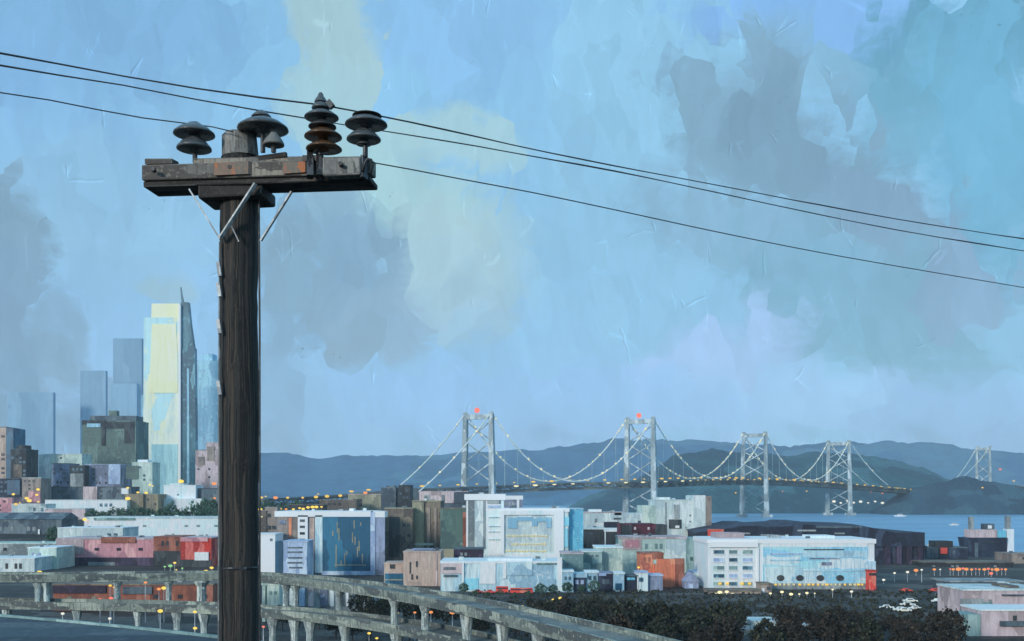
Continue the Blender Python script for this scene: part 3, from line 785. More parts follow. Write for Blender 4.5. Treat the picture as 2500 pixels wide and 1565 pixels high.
b = B('taupe office slab with a dark recess right of the blue glass building', 938, 1008, 1240, 520, 26, M['brown'], M['khaki'], name='office_building'); b.add(950, 976, 1262, 1360, M['dark'], 'recess', .3); b.wins(980, 1004, 1262, 1340, 2, 6, M['glassdk'], .5)
b = B('khaki concrete tower with vertical ribs', 1006, 1076, 1222, 530, 26, M['brown'], M['khaki'], name='office_building'); b.add(1007, 1035, 1226, 1340, M['khaki'], 'pale_rib', 1.0); b.add(1042, 1050, 1240, 1340, M['taupe'], 'rib', .6); b.add(1060, 1066, 1240, 1340, M['taupe'], 'rib', .6); b.add(1008, 1058, 1326, 1331, M['palegreen'], 'ledge', 1.2)
b = B('blue slate twin topped block at the bridge cable end', 930, 966, 1190, 860, 26, M['slate'], M['grey']); b.top(942, 962, 1186, M['slate'], y=(.1, .8)); b.wins(934, 962, 1196, 1228, 3, 4, M['glassdk'], .6)
b = B('black narrow block under the end of the left bridge cable', 972, 1002, 1184, 850, 24, M['dark'], M['dark']); b.wins(974, 998, 1192, 1228, 3, 4, M['slate'], .5)
b = B('low khaki rooftop between the cable end blocks and the glass building', 850, 960, 1206, 930, 22, M['khaki'], M['dusty']); b.add(862, 884, 1218, 1236, M['dark'], 'dark_door', .5); b.wins(890, 950, 1214, 1230, 6, 1, M['brown'], .5)
b = B('low umber shed on the shore right of the pole', 780, 870, 1220, 900, 18, M['brown'], M['taupe'], name='shed'); b.wins(786, 860, 1226, 1236, 6, 1, M['dark'], .5)
b = B('small rust shed above the white roof', 705, 790, 1232, 800, 16, M['dark'], M['brown'], name='shed'); b.wins(712, 784, 1236, 1244, 6, 1, M['litwin'], .3)
b = B('dull pink topped grey block under the first bridge tower', 1022, 1142, 1199, 720, 26, M['slate'], M['dusty'], name='office_building'); b.add(1024, 1108, 1201, 1228, M['dusty'], 'pink_attic', .6); b.add(1036, 1050, 1208, 1230, M['grey'], 'window', .9); b.add(1078, 1086, 1208, 1230, M['grey'], 'window', .9); b.add(1108, 1140, 1204, 1228, M['slate'], 'grey_attic', .8)
b = B('dark green grey office block left of the white tower', 1075, 1140, 1240, 500, 24, M['green'], M['brown'], name='office_building'); b.wins(1080, 1134, 1258, 1335, 4, 5, M['seagreen'], .2, .6, .3); b.add(1080, 1108, 1340, 1362, M['khaki'], 'khaki_bay', .5); b.add(1130, 1139, 1250, 1345, M['rust'], 'brown_strip', .5)
b = B('tan stucco block with tall dark windows behind the freeway', 985, 1076, 1346, 420, 18, M['tan'], M['tan']); b.add(1000, 1003, 1372, 1400, M['dark'], 'window', .3); b.add(1015.5, 1019.5, 1370, 1384, M['dark'], 'window', .3); b.add(1016, 1020, 1405, 1414, M['dark'], 'window', .3); b.add(1004, 1008, 1402, 1415, M['dark'], 'window', .3); b.top(1004, 1056, 1341, M['lavgrey'], y=(.1, .5)); b.add(1064, 1068, 1350, 1430, M['dusty'], 'downpipe', .3)
b = B('lower tan wing with a teal shopfront', 938, 986, 1374, 425, 14, M['tan'], M['tan']); b.add(940, 986, 1400, 1430, M['teal'], 'shopfront', .4); b.add(940, 986, 1414, 1416.5, M['khaki'], 'shopfront_rail', .55); b.add(952, 964, 1378, 1388, M['dark'], 'window', .3)
b = B('white slab tower with a grey shaded bay and broad white roof', 1138, 1230, 1206, 470, 26, M['white'], M['bright'], rh=2.8, over=.8, name='office_building')  # the bay is a flat grey panel
b.add(1140, 1158, 1222, 1348, M['grey'], 'grey_bay', .7); b.add(1158, 1180, 1222, 1350, M['pale'], 'pale_bay', .5); b.add(1140, 1143, 1222, 1348, M['bright'], 'corner_strip', .9); b.add(1190, 1222, 1218, 1230, M['grey'], 'window', .4); b.add(1190, 1222, 1234, 1240, M['lav'], 'window', .4); b.add(1181, 1184, 1222, 1340, M['grey'], 'joint', .6)
for y in (1262, 1284, 1297, 1316): b.add(1192, 1220, y, y + 1.6, M['bluewhite'], 'ledge', .7)
b = B('small white attic building behind the framed white building', 1222, 1276, 1210, 560, 18, M['lavgrey'], M['bright'], rh=2.2); b.add(1262, 1268, 1218, 1242, M['bright'], 'pillar', .6); b.wins(1228, 1258, 1222, 1238, 3, 1, M['grey'])
b = B('square white framed building with blue panes and rows of yellow lights', 1224, 1388, 1241, 455, 26, M['pale'], M['bright'], rh=1.6, over=.4, name='office_building')
b.add(1222, 1231, 1246, 1372, M['bright'], 'frame_post', .9); b.add(1352, 1376, 1244, 1372, M['bright'], 'frame_post', .9); b.add(1231, 1352, 1246, 1257, M['white'], 'frame_beam', .8); b.add(1231, 1352, 1352, 1372, M['white'], 'frame_beam', .8)
b.add(1240, 1262, 1264, 1290, M['mist'], 'blue_pane', .4); b.add(1262, 1300, 1262, 1272, M['mist'], 'blue_pane', .4); b.add(1298, 1312, 1266, 1284, M['mist'], 'blue_pane', .45); b.add(1312, 1346, 1263, 1274, M['mist'], 'blue_pane', .4); b.add(1334, 1345, 1274, 1288, M['mist'], 'blue_pane', .45)
for (y, xa, xb) in ((1307, 1236, 1338), (1327, 1248, 1332), (1344, 1234, 1330)):
    x = xa
    while x < xb:
        w = random.uniform(4, 9); b.add(x, x + w * .8, y + random.uniform(-1, 1), y + random.uniform(2, 3.6), M['litwin'], 'lit_window', .4); x += w * 1.15
b.add(1376, 1389, 1262, 1284, M['skyblue'], 'blue_pane', .4); b.add(1378, 1386, 1290, 1336, M['skyblue'], 'blue_pane', .4)
b = B('sky blue glass slab at the right of the white framed building', 1389, 1424, 1241, 458, 22, M['skyblue'], M['bluewhite'], name='office_building'); b.wins(1391, 1422, 1246, 1338, 4, 10, M['mist'], .25, .8, .15)
b = B('dark navy low wall block beneath the white slab tower', 1108, 1178, 1339, 440, 14, M['purple'], M['slate']); b.wins(1112, 1172, 1346, 1360, 6, 1, M['grey'], .4)
b = B('long low blue white building above the dark shrubs', 1076, 1372, 1370, 395, 22, M['bluewhite'], M['white'], name='office_building', rh=.9)
b.add(1078, 1130, 1376, 1400, M['dusty'], 'corner_room', .5); b.add(1083, 1112, 1384, 1391, M['slate'], 'window', .7); b.add(1083, 1116, 1403, 1408, M['slate'], 'window', .7); b.add(1128, 1133, 1372, 1440, M['white'], 'pilaster', .6)
b.add(1172, 1210, 1372, 1425, M['white'], 'pale_wall', .4); b.add(1236, 1300, 1372, 1405, M['bluewhite'], 'pale_wall', .4); b.add(1228, 1236, 1372, 1412, M['white'], 'pilaster', .6); b.add(1310, 1360, 1374, 1378, M['seagreen'], 'ledge', .5); b.add(1360, 1372, 1360, 1446, M['white'], 'pilaster', .7); b.add(1134, 1168, 1412, 1440, M['skyblue'], 'window', .3); b.add(1300, 1356, 1412, 1440, M['bluewhite'], 'window', .3)  # white and blue white sections of the front wall
b.top(1190, 1300, 1364, M['white'], y=(.1, .5))
b = B('sea green flat block beside the long blue white building', 1372, 1424, 1350, 415, 18, M['seagreen'], M['dusty']); b.wins(1376, 1420, 1372, 1388, 3, 1, M['grey'], .5)
b = B('green grey shed with a pale roof ledge', 1422, 1470, 1345, 425, 18, M['seagreen'], M['pale'], name='shed'); b.wins(1426, 1464, 1352, 1362, 3, 1, M['slate'], .6)
b = B('pale green block with a flat front left of the terracotta house', 1456, 1520, 1335, 430, 18, M['palegreen'], M['white']); b.wins(1462, 1514, 1350, 1382, 4, 2, M['seagreen'], .4)
b = B('low dark block under a pale roof between the blue slab and maroon hall', 1422, 1478, 1289, 560, 18, M['dark'], M['pale'], rh=.8); b.wins(1426, 1474, 1298, 1318, 4, 2, M['slate'], .4)
b = B('dark block with a white corner post left of the maroon hall', 1477, 1518, 1291, 555, 18, M['dark'], M['white'], rh=1.6); b.add(1476, 1479, 1292, 1330, M['white'], 'corner_post', .5); b.wins(1482, 1514, 1304, 1322, 3, 1, M['slate'], .5)
b = B('pale jumble of flat roofs behind the dark blocks', 1424, 1528, 1250, 650, 24, M['pale'], M['dusty']); b.top(1440, 1470, 1244, M['white']); b.top(1500, 1524, 1258, M['bluewhite'], y=(0, .2)); b.add(1474, 1510, 1274, 1288, M['navy'], 'dark_awning', .8); b.wins(1430, 1470, 1262, 1280, 4, 1, M['grey'], .5); b.add(1498, 1524, 1264, 1268, M['slate'], 'ledge', .5)
# ---- pale grey stepped building
b = B('large pale grey stepped building under the second bridge tower', 1600, 1722, 1220, 590, 30, M['pale'], M['pale'], name='office_building')
b.add(1528, 1568, 1253, 1330, M['pale'], 'low_step', .4, 24); b.add(1568, 1601, 1234, 1330, M['palegreen'], 'middle_step', .2, 26); b.add(1692, 1722, 1209, 1320, M['pale'], 'high_step', .6, 25); b.add(1722, 1737, 1211, 1312, M['taupe'], 'taupe_side', .5, 26)  # steps in pale tones, right side in taupe
b.add(1646, 1658, 1232, 1266, M['grey'], 'shaft', .5); b.add(1633, 1663, 1268, 1290, M['dark'], 'recess', .7); b.add(1648, 1658, 1283, 1289, M['bright'], 'paler_panel', 1.0); b.add(1624, 1627, 1226, 1300, M['grey'], 'joint', .3); b.wins(1670, 1690, 1236, 1296, 2, 4, M['grey'], .4, .5, .3); b.wins(1574, 1596, 1246, 1270, 2, 2, M['grey'], .5)  # small white panel set on the dark one
b.top(1606, 1640, 1214, M['pale'])
b = B('maroon hall with a dark end', 1516, 1600, 1279, 520, 20, M['maroon'], M['maroon'], name='hall'); b.add(1600, 1629, 1281, 1313, M['dark'], 'dark_wing', .2, 16); b.add(1518, 1542, 1282, 1308, M['dark'], 'door', .4); b.wins(1546, 1596, 1284, 1296, 6, 1, M['dusty'], .35)
b = B('pale green front building with a pink corner patch', 1516, 1676, 1311, 470, 24, M['palegreen'], M['dusty'], name='office_building', rh=.8)
b.add(1518, 1566, 1316, 1342, M['dusty'], 'pink_panel', .4); b.add(1526, 1560, 1318, 1336, M['pink'], 'pink_panel', .6); b.add(1624, 1674, 1318, 1376, M['pale'], 'grey_panel', .4); b.add(1676, 1725, 1315, 1400, M['seagreen'], 'green_side', .1, 22); b.wins(1572, 1620, 1322, 1346, 4, 1, M['seagreen'], .5); b.wins(1682, 1720, 1322, 1390, 3, 4, M['green'], .5)
b = B('stepped terracotta orange house with a shaded right side', 1563, 1620, 1350, 420, 12, M['orange'], M['rust'], name='house')
b.add(1598, 1646, 1364, 1452, M['orange'], 'lower_wing', 2.5, 0); b.add(1646, 1669, 1363, 1452, M['rust'], 'rust_wing', 2.2, 0); b.add(1592, 1618, 1348, 1364, M['rust'], 'red_attic', .5); b.add(1594, 1600, 1366, 1376, M['palegreen'], 'window', 2.7); b.wins(1570, 1590, 1356, 1376, 2, 1, M['rust'])  # right wing in the rust brown material
b = B('slate blue garage below the terracotta house', 1581, 1618, 1403, 400, 9, M['lavgrey'], M['lav'], name='garage'); b.add(1586, 1613, 1414, 1446, M['lavgrey'], 'door', .3)
b = B('pale small house left of the slate blue garage', 1555, 1582, 1396, 398, 9, M['white'], M['lav'], name='house'); b.add(1560, 1570, 1410, 1420, M['glass'], 'window', .3)
b = B('dark blue hut with a broken roof among the pale houses', 1524, 1556, 1404, 398, 9, M['navy'], M['slate'], name='house'); b.add(1530, 1550, 1410, 1416, M['skyblue'], 'window', .3)
b = B('ice blue little house with a navy gable', 1460, 1496, 1398, 396, 9, M['navy'], M['lavgrey'], name='house'); b.add(1462, 1480, 1398, 1406, M['lav'], 'roof_panel', .4); b.add(1470, 1488, 1414, 1426, M['slate'], 'window', .3)
b = B('narrow white house between two navy houses', 1430, 1461, 1395, 397, 9, M['bluewhite'], M['white'], name='house'); b.wins(1434, 1458, 1402, 1420, 2, 1, M['glass'])
b = B('navy house left of the narrow white house', 1398, 1431, 1400, 396, 9, M['navy'], M['bluewhite'], name='house', rh=1.6); b.wins(1402, 1428, 1412, 1430, 2, 1, M['lav'], .8)
b = B('pale blue house with a lilac wall near the green grey shed', 1372, 1400, 1393, 394, 9, M['bluewhite'], M['white'], name='house'); b.wins(1376, 1396, 1404, 1420, 2, 1, M['glass'])
b = B('small white house with a teal window left of the dark blue hut', 1497, 1524, 1398, 396, 9, M['bluewhite'], M['white'], name='house'); b.add(1502, 1518, 1424, 1440, M['teal'], 'window', .3)
# lilac gabled house
def gable(label, x0, x1, ye, yr, d, dep, wall, roof, name='house'):
    b = B(label, x0, x1, ye, d, dep, wall, None, name=name)
    a, z = b.L(x0 - 2, ye); c, _ = b.L(x1 + 2, ye); _, zr = b.L(x0, yr); m = (a + c) / 2
    mb = MB(); mb.v = [(a, -.5, z), (c, -.5, z), (m, -.5, zr), (a, dep + .5, z), (c, dep + .5, z), (m, dep + .5, zr)]
    mb.f = [(0, 1, 2), (3, 5, 4), (0, 2, 5, 3), (1, 4, 5, 2), (0, 3, 4, 1)]
    mb.build('roof', roof, b.root); return b
b = gable('lilac gabled house between the terracotta house and the white building', 1672, 1706, 1420, 1398, 410, 10, M['lavgrey'], M['lavgrey']); b.add(1682, 1692, 1426, 1436, M['lav'], 'window', .3)
b = B('light blue boundary building left of the big white building', 1692, 1728, 1396, 425, 12, M['bluewhite'], M['lav']); b.wins(1696, 1724, 1406, 1424, 3, 1, M['lav'], .7)
# ---- big white building
b = B('big white office building with a window grid and blue glass wall', 1728, 2135, 1316, 405, 30, M['white'], M['bright'], rh=1.8, over=.5, name='office_building')
b.add(1732, 1850, 1322, 1336, M['bright'], 'parapet', .9); b.add(1862, 2118, 1325, 1335, M['white'], 'white_band', .35); b.add(1848, 1852, 1336, 1438, M['bright'], 'pilaster', .7)
b.add(1862, 2118, 1334, 1424, M['paleglass'], 'blue_glass_wall', .3)
for (x0, x1, y0, y1, mm) in [(1880, 1960, 1350, 1354, 'lav'), (1962, 2060, 1340, 1343, 'slate'), (1880, 1955, 1366, 1369, 'mist'), (1975, 2050, 1362, 1365, 'lavgrey'), (1960, 2110, 1392, 1395, 'bluewhite'), (2005, 2030, 1372, 1380, 'lavgrey'), (1900, 1950, 1378, 1382, 'bluewhite')]:
    b.add(x0, x1, y0, y1, M[mm], 'floor_band', .5)
b.add(1960, 2116, 1345, 1360, M['bluewhite'], 'cloud_panel', .42); b.add(1866, 1960, 1384, 1424, M['bluewhite'], 'pale_panel', .42)
for x in (1880, 1900, 1930, 1990, 2020, 2050, 2085, 2100): b.add(x, x + 1.2, 1336, 1424, M['bluewhite'], 'mullion', .46)
for cx_, wd in ((1755, 26), (1790, 20), (1825, 24)):
    for j in range(5):
        y = 1344 + j * 19.5
        b.add(cx_ - wd / 2, cx_ + wd / 2, y - 1, y + 9, M['glass' if (j + int(cx_)) % 3 == 0 else ('lav' if j % 2 else 'seagreen')], 'window', .14)
        b.add(cx_ - wd / 2, cx_ + wd / 2, y + 8, y + 9.8, M['bright'], 'sill', .5)
b.add(2118, 2137, 1370, 1425, M['bluewhite'], 'end_pier', .6)
b.add(1862, 2135, 1424, 1442, M['grey'], 'arcade', .5)
for xx in (1905, 1952, 2002, 2050):
    a, z = b.L(xx, 1411); mb = MB(); r = 1.35
    P_ = [(a + r * math.cos(t) * 1.15, -.55, z + r * math.sin(t) * .9) for t in [k * math.pi / 6 for k in range(12)]]
    mb.v = P_ + [(p[0], .2, p[2]) for p in P_]; mb.f = [tuple(range(12))] + [(k, (k + 1) % 12, 12 + (k + 1) % 12, 12 + k) for k in range(12)]
    mb.build('round_window', M['dark'], b.root)
x = 1866
while x < 2130:
    b.add(x, x + random.uniform(4, 8), 1424.5, 1429, M['litwin'] if random.random() < .5 else m_amber, 'lit_window', .7); x += random.uniform(9, 14)
for x in (1754, 1772, 1808, 1826): b.add(x, x + 7, 1422, 1427, m_amber, 'lit_window', .7)
b.top(1760, 1830, 1303, M['dusty'], y=(.3, .7)); b.top(1990, 2050, 1309, M['white'], y=(.2, .6)); b.top(1900, 1925, 1309, M['grey'], y=(.4, .6))
# dark arena behind
arena = B('long dark arena hall with a curved roof behind the big white building', 1702, 2258, 1300, 560, 80, M['navy'], None, name='arena')
mb = MB(); prof = [(1696, 1303), (1740, 1294), (1790, 1289), (1812, 1284), (1850, 1284), (1868, 1287), (1930, 1284), (1944, 1280), (1985, 1281), (1996, 1285), (2060, 1286), (2120, 1288), (2150, 1293), (2200, 1303), (2240, 1319), (2262, 1336)]
n = len(prof)
for yy_, k in ((-1.5, 0), (26, 1.2), (54, 1.4), (83, -1)):
    for (px, py) in prof:
        a, z = arena.L(px, py); mb.v.append((a, yy_, z + k))
for j in range(3):
    for i in range(n - 1): mb.f.append((j * n + i, j * n + i + 1, (j + 1) * n + i + 1, (j + 1) * n + i))
bb = len(mb.v)
for (px, py) in prof:
    a, z = arena.L(px, py); mb.v.append((a, -1.5, arena.L(px, 1334)[1]))
for i in range(n - 1): mb.f.append((i, i + 1, bb + i + 1, bb + i))
mb.build('roof', M['navy'], arena.root)
arena.root.children[0].name = 'wall'
for x in (2160, 2186, 2212, 2238): arena.add(x, x + 12, 1334, 1400, M['purple'], 'wall_panel', 1.9)
for (x0, x1, y) in [(1775, 1830, 1300), (1855, 1885, 1304), (1945, 1990, 1293), (2035, 2060, 1300), (1900, 1915, 1306)]: arena.add(x0, x1, y, y + 4, M['grey'], 'skylight', 1.8)
arena.add(1990, 2100, 1284, 1289, M['slate'], 'roof_vent', 1.9)
b = B('orange red shipping container on the dark arena roof edge', 1730, 1767, 1292, 552, 3, M['brightred'], M['orange'], cat='container', name='shipping_container', rh=.3, zb=None)
b.add(1742, 1744, 1292.5, 1303, M['orange'], 'door_bar', .3)
# ---- right harbour
b = B('dark low harbour shed with a red patch at the water', 2262, 2362, 1336, 605, 20, M['navy'], M['slate'], name='shed'); b.add(2284, 2326, 1321, 1337, M['dark'], 'roof_frame', .3, 10); b.add(2296, 2312, 1337, 1352, M['brightred'], 'red_panel', .5); b.add(2262, 2290, 1338, 1372, M['slate'], 'grey_panel', .4); b.wins(2316, 2358, 1340, 1358, 5, 1, M['slate'], .6)
# ship
ship = empty('ship', (X(2420, 640), 640, 0), 'dark hulled ship with pink deckhouse and two tall grey gantry posts', 'ship')
def sp(x0, x1, y0, y1, m, nm, ya=0, yb=12, bev=.2):
    a = X(x0, 640) - ship.location.x; c = X(x1, 640) - ship.location.x
    return MB().box(a, c, ya, yb, Z(y1, 640), Z(y0, 640)).build(nm, m, ship, bevel=bev)
ah = [X(p, 640) - ship.location.x for p in (2362, 2370, 2460, 2456)]; zt = Z(1313, 640)
mb = MB(); mb.v = [(ah[0], 0, zt), (ah[2], 0, zt), (ah[2], 14, zt), (ah[0], 14, zt), (ah[1], 1, -1), (ah[3], 1, -1), (ah[3], 13, -1), (ah[1], 13, -1)]
mb.f = [(0, 1, 2, 3), (4, 7, 6, 5), (0, 4, 5, 1), (1, 5, 6, 2), (2, 6, 7, 3), (3, 7, 4, 0)]; mb.build('hull', M['navy'], ship)
sp(2372, 2438, 1293, 1312.9, M['dusty'], 'deckhouse', 1.5, 11); sp(2438.3, 2460, 1295, 1312.9, M['skyblue'], 'teal_container', 2, 10)
sp(2410, 2434, 1279, 1292.8, M['slate'], 'wheelhouse', 3, 9); sp(2417, 2427, 1283, 1291, M['bright'], 'window', 2.7, 3.2)
sp(2376, 2387, 1262, 1292.8, M['grey'], 'gantry_post', 5, 7.5); sp(2463, 2480, 1292, 1348, M['white'], 'white_pylon', 2, 8); sp(2465, 2476, 1260, 1291.8, M['grey'], 'gantry_post', 4, 7)
sp(2380, 2388, 1325, 1360, M['slate'], 'hull_plate', -.3, .5); sp(2400, 2440, 1322, 1326, M['dark'], 'hull_plate', -.3, .5)
b = B('tan grey embankment building at the right edge by the ship', 2470, 2600, 1352, 560, 20, M['taupe'], M['taupe']); b.wins(2480, 2590, 1358, 1368, 8, 1, M['dark'], .4)
b = B('dark quay shed behind the orange lamps', 2255, 2475, 1372, 535, 16, M['dark'], M['brown'], name='shed'); b.wins(2262, 2470, 1378, 1388, 18, 1, M['grey'], .3)
# bottom right
b = B('pale lilac flat roofed building at the right edge', 2352, 2560, 1438, 296, 18, M['dusty'], M['pale']); b.add(2345, 2400, 1462, 1530, M['grey'], 'grey_wing', .5); b.add(2395, 2420, 1470, 1500, M['seagreen'], 'dark_bay', .7); b.top(2470, 2500, 1432, M['brown']); b.add(2445, 2500, 1451, 1454, M['slate'], 'gutter', .7); b.wins(2410, 2500, 1460, 1476, 6, 1, M['grey'], .35)
b = B('lilac white lower block in front of the flat roofed building', 2396, 2580, 1487, 270, 12, M['dusty'], M['white']); b.add(2350, 2394, 1500, 1560, M['seagreen'], 'green_wing', .2, 8); b.wins(2410, 2500, 1498, 1520, 6, 1, M['dark'], .4); b.add(2440, 2500, 1516, 1528, M['slate'], 'awning', .8)
b = B('long grey low roof behind the pale lilac building', 2310, 2500, 1418, 400, 14, M['slate'], M['grey']); b.wins(2320, 2490, 1424, 1432, 12, 1, M['pale'], .4)
b = B('grey green boxy house left of the lilac building', 2310, 2350, 1450, 372, 10, M['grey'], M['slate'], name='house'); b.wins(2314, 2346, 1458, 1470, 3, 1, M['bright'], .5)
b = B('low pale shed roof among the dark trees', 1838, 1900, 1516, 292, 10, M['pale'], M['pale'], name='shed'); b.add(1850, 1864, 1524, 1534, M['slate'], 'door', .3)
b = B('grey green long shed roof low among the trees', 1776, 1876, 1536, 272, 8, M['seagreen'], M['grey'], name='shed'); b.wins(1785, 1870, 1544, 1556, 5, 1, M['dark'], .6)
b = B('pale curved canopy hut in the dark trees', 1950, 1986, 1524, 286, 6, M['slate'], M['pale'], name='shed'); b.add(1958, 1975, 1530, 1545, M['dark'], 'opening', .3)
b = B('brown grey gatehouse at the foot of the big white building', 1858, 1884, 1424, 392, 8, M['taupe'], M['brown'], name='gatehouse'); b.add(1860, 1866, 1436, 1476, M['white'], 'white_post', .5); b.add(1872, 1880, 1432, 1440, M['glassdk'], 'window', .3)
b = B('low brown retaining building under the window grid', 1730, 1858, 1441, 388, 10, M['taupe'], M['brown']); b.wins(1740, 1850, 1446, 1456, 8, 1, m_cream, .35, .5, .6)
# behind freeway, centre
b = B('grey warehouse with vertical pale strips between the freeway decks', 690, 900, 1432, 318, 20, M['grey'], M['grey'], name='warehouse')
for x, w, mm in ((708, 12, 'pale'), (731, 14, 'lav'), (752, 14, 'dusty'), (782, 18, 'lavgrey'), (806, 10, 'pale'), (826, 14, 'slate'), (846, 5, 'bright'), (860, 14, 'slate')): b.add(x, x + w, 1436, 1480, M[mm], 'wall_strip', .4)
b = B('pale green stair tower close behind the right edge of the pole', 640, 682, 1424, 300, 9, M['palegreen'], M['palegreen'], name='stair_tower'); b.add(648, 651, 1430, 1520, M['green'], 'joint', .2); b.wins(655, 678, 1440, 1500, 2, 4, M['seagreen'], .5)

# ------------------------------------------------------------------ freeway
def interp(tab, x):
    for (a, ya), (b_, yb) in zip(tab, tab[1:]):
        if a <= x <= b_: return ya + (yb - ya) * (x - a) / (b_ - a)
    return tab[-1][1]
fw = empty('freeway', (0, 200, 0), 'double deck grey concrete freeway on columns curving across the foreground', 'freeway')
FO = Vector((0, 200, 0))
UP = [(-150, 1399), (100, 1400), (300, 1398), (520, 1396), (640, 1400), (760, 1408), (900, 1425), (1050, 1448), (1200, 1477), (1350, 1512), (1500, 1545), (1650, 1583), (1750, 1612)]
LO = [(-150, 1462), (100, 1465), (300, 1468), (520, 1474), (640, 1482), (760, 1490), (900, 1506), (1020, 1524), (1140, 1548), (1260, 1580), (1350, 1606)]
ZU, ZL = 20.0, 13.4
def path(tab, z, s=24):
    P_ = []; x = tab[0][0]
    while x <= tab[-1][0]:
        y = interp(tab, x); d = (CAMZ - z) * F / (y - HY); P_.append(Vector((X(x, d), d, z))); x += s
    for _ in range(3):
        P_ = [P_[0]] + [(P_[i - 1] + P_[i] * 2 + P_[i + 1]) / 4 for i in range(1, len(P_) - 1)] + [P_[-1]]
    return P_
def slab(P_, width, th, nm, mat, par, off=0.0, z0=None):
    mb = MB(); b = len(mb.v)
    for i, p in enumerate(P_):
        t = (P_[min(i + 1, len(P_) - 1)] - P_[max(i - 1, 0)]).normalized(); nrm = Vector((-t.y, t.x, 0))
        if nrm.y < 0: nrm = -nrm
        a = p + nrm * off; c = a + nrm * width
        for q_, z in ((a, -th), (c, -th), (c, 0), (a, 0)): mb.v.append((q_.x, q_.y, q_.z + z))
    for i in range(len(P_) - 1):
        for k in range(4):
            k2 = (k + 1) % 4; mb.f.append((i * 4 + k, i * 4 + k2, i * 4 + 4 + k2, i * 4 + 4 + k))
    mb.f += [(0, 1, 2, 3)]; e = (len(P_) - 1) * 4; mb.f.append((e + 3, e + 2, e + 1, e))
    return mb.build(nm, mat, par)
for tab, z, nm in ((UP, ZU, 'upper_deck'), (LO, ZL, 'lower_deck')):
    Pf = [p - FO for p in path(tab, z)]
    dk = slab([p - Vector((0, 0, .9)) for p in Pf], 8.4, 1.1, nm, M['concrete'], fw, off=-4)
    slab([p - Vector((0, 0, .89)) for p in Pf], 7.3, .004, 'roadway', M['roadtop'], dk, off=-3.45)
    slab(Pf, .5, 1.3, 'parapet', M['concrete'], dk, off=-4.12)
    slab(Pf, .5, 1.3, 'parapet', M['concrete'], dk, off=4.1)
PU = path(UP, ZU); PL = path(LO, ZL)
def pt_at(P_, px):
    return min(P_, key=lambda p: abs(p.x / p.y * F + CX - px))
def column(px, P_, ztop, zbot, par, w=1.3, two=False):
    lst = P_; best = None
    for a, b_ in zip(lst, lst[1:]):
        pa = a.x / a.y * F + CX; pb = b_.x / b_.y * F + CX
        if pa <= px <= pb: best = a.lerp(b_, (px - pa) / (pb - pa)); t = (b_ - a).normalized(); break
    if best is None: return
    nrm = Vector((-t.y, t.x, 0))
    if nrm.y < 0: nrm = -nrm
    for off in (-2.2,):
        q_ = best + nrm * off - FO
        mb = MB(); mb.lathe((q_.x, q_.y, 0), [(.01, zbot), (w * .52, zbot), (w * .5, zbot + (ztop - zbot) * .7), (w * .85, ztop - .35), (w * .85, ztop), (.01, ztop)], 10)
        mb.build('column', M['colm'], par, smooth=False)
for px in (-60, 101, 121, 292, 416, 500, 715, 740, 848, 985, 1062, 1165, 1255, 1345, 1440):
    column(px, PU, ZU - 2.05, 13.4 - .9 if px < 1100 else 3, fw, 1.5 if px != 500 else 2.4)
for px in (-80, 445, 512, 682, 735, 775, 862, 990, 1062, 1150):
    column(px, PL, ZL - 2.05, 2, fw, 1.8)
for px in (30, 200, 350): column(px, PL, ZL - 2.05, 2, fw, 1.5)

# near ramp, bottom left
RT = [(-400, 1478), (-200, 1487), (0, 1500), (150, 1513), (300, 1527), (420, 1540), (520, 1551), (640, 1566), (760, 1586)]
zr = 24.0
ramp = empty('road_ramp', (-70, 140, 3), 'dark asphalt ramp with low concrete kerb sweeping through the lower left corner', 'road')
RO = Vector((-70, 140, 3)); Pr = [p - RO for p in path(RT, zr, 20)]
slab([p - Vector((0, 0, .3)) for p in Pr], 26, 6, 'roadway', M['asphalt'], ramp, off=-26)
slab(Pr, .4, 1.1, 'kerb', M['seagreen'], ramp, off=.05)
for px in (60, 420, 700):
    q_ = pt_at(path(RT, zr, 20), px) - RO; MB().box(q_.x - 2, q_.x + 2, q_.y - 16, q_.y - 12, -3.5, 14.6).build('pier', M['colm'], ramp)

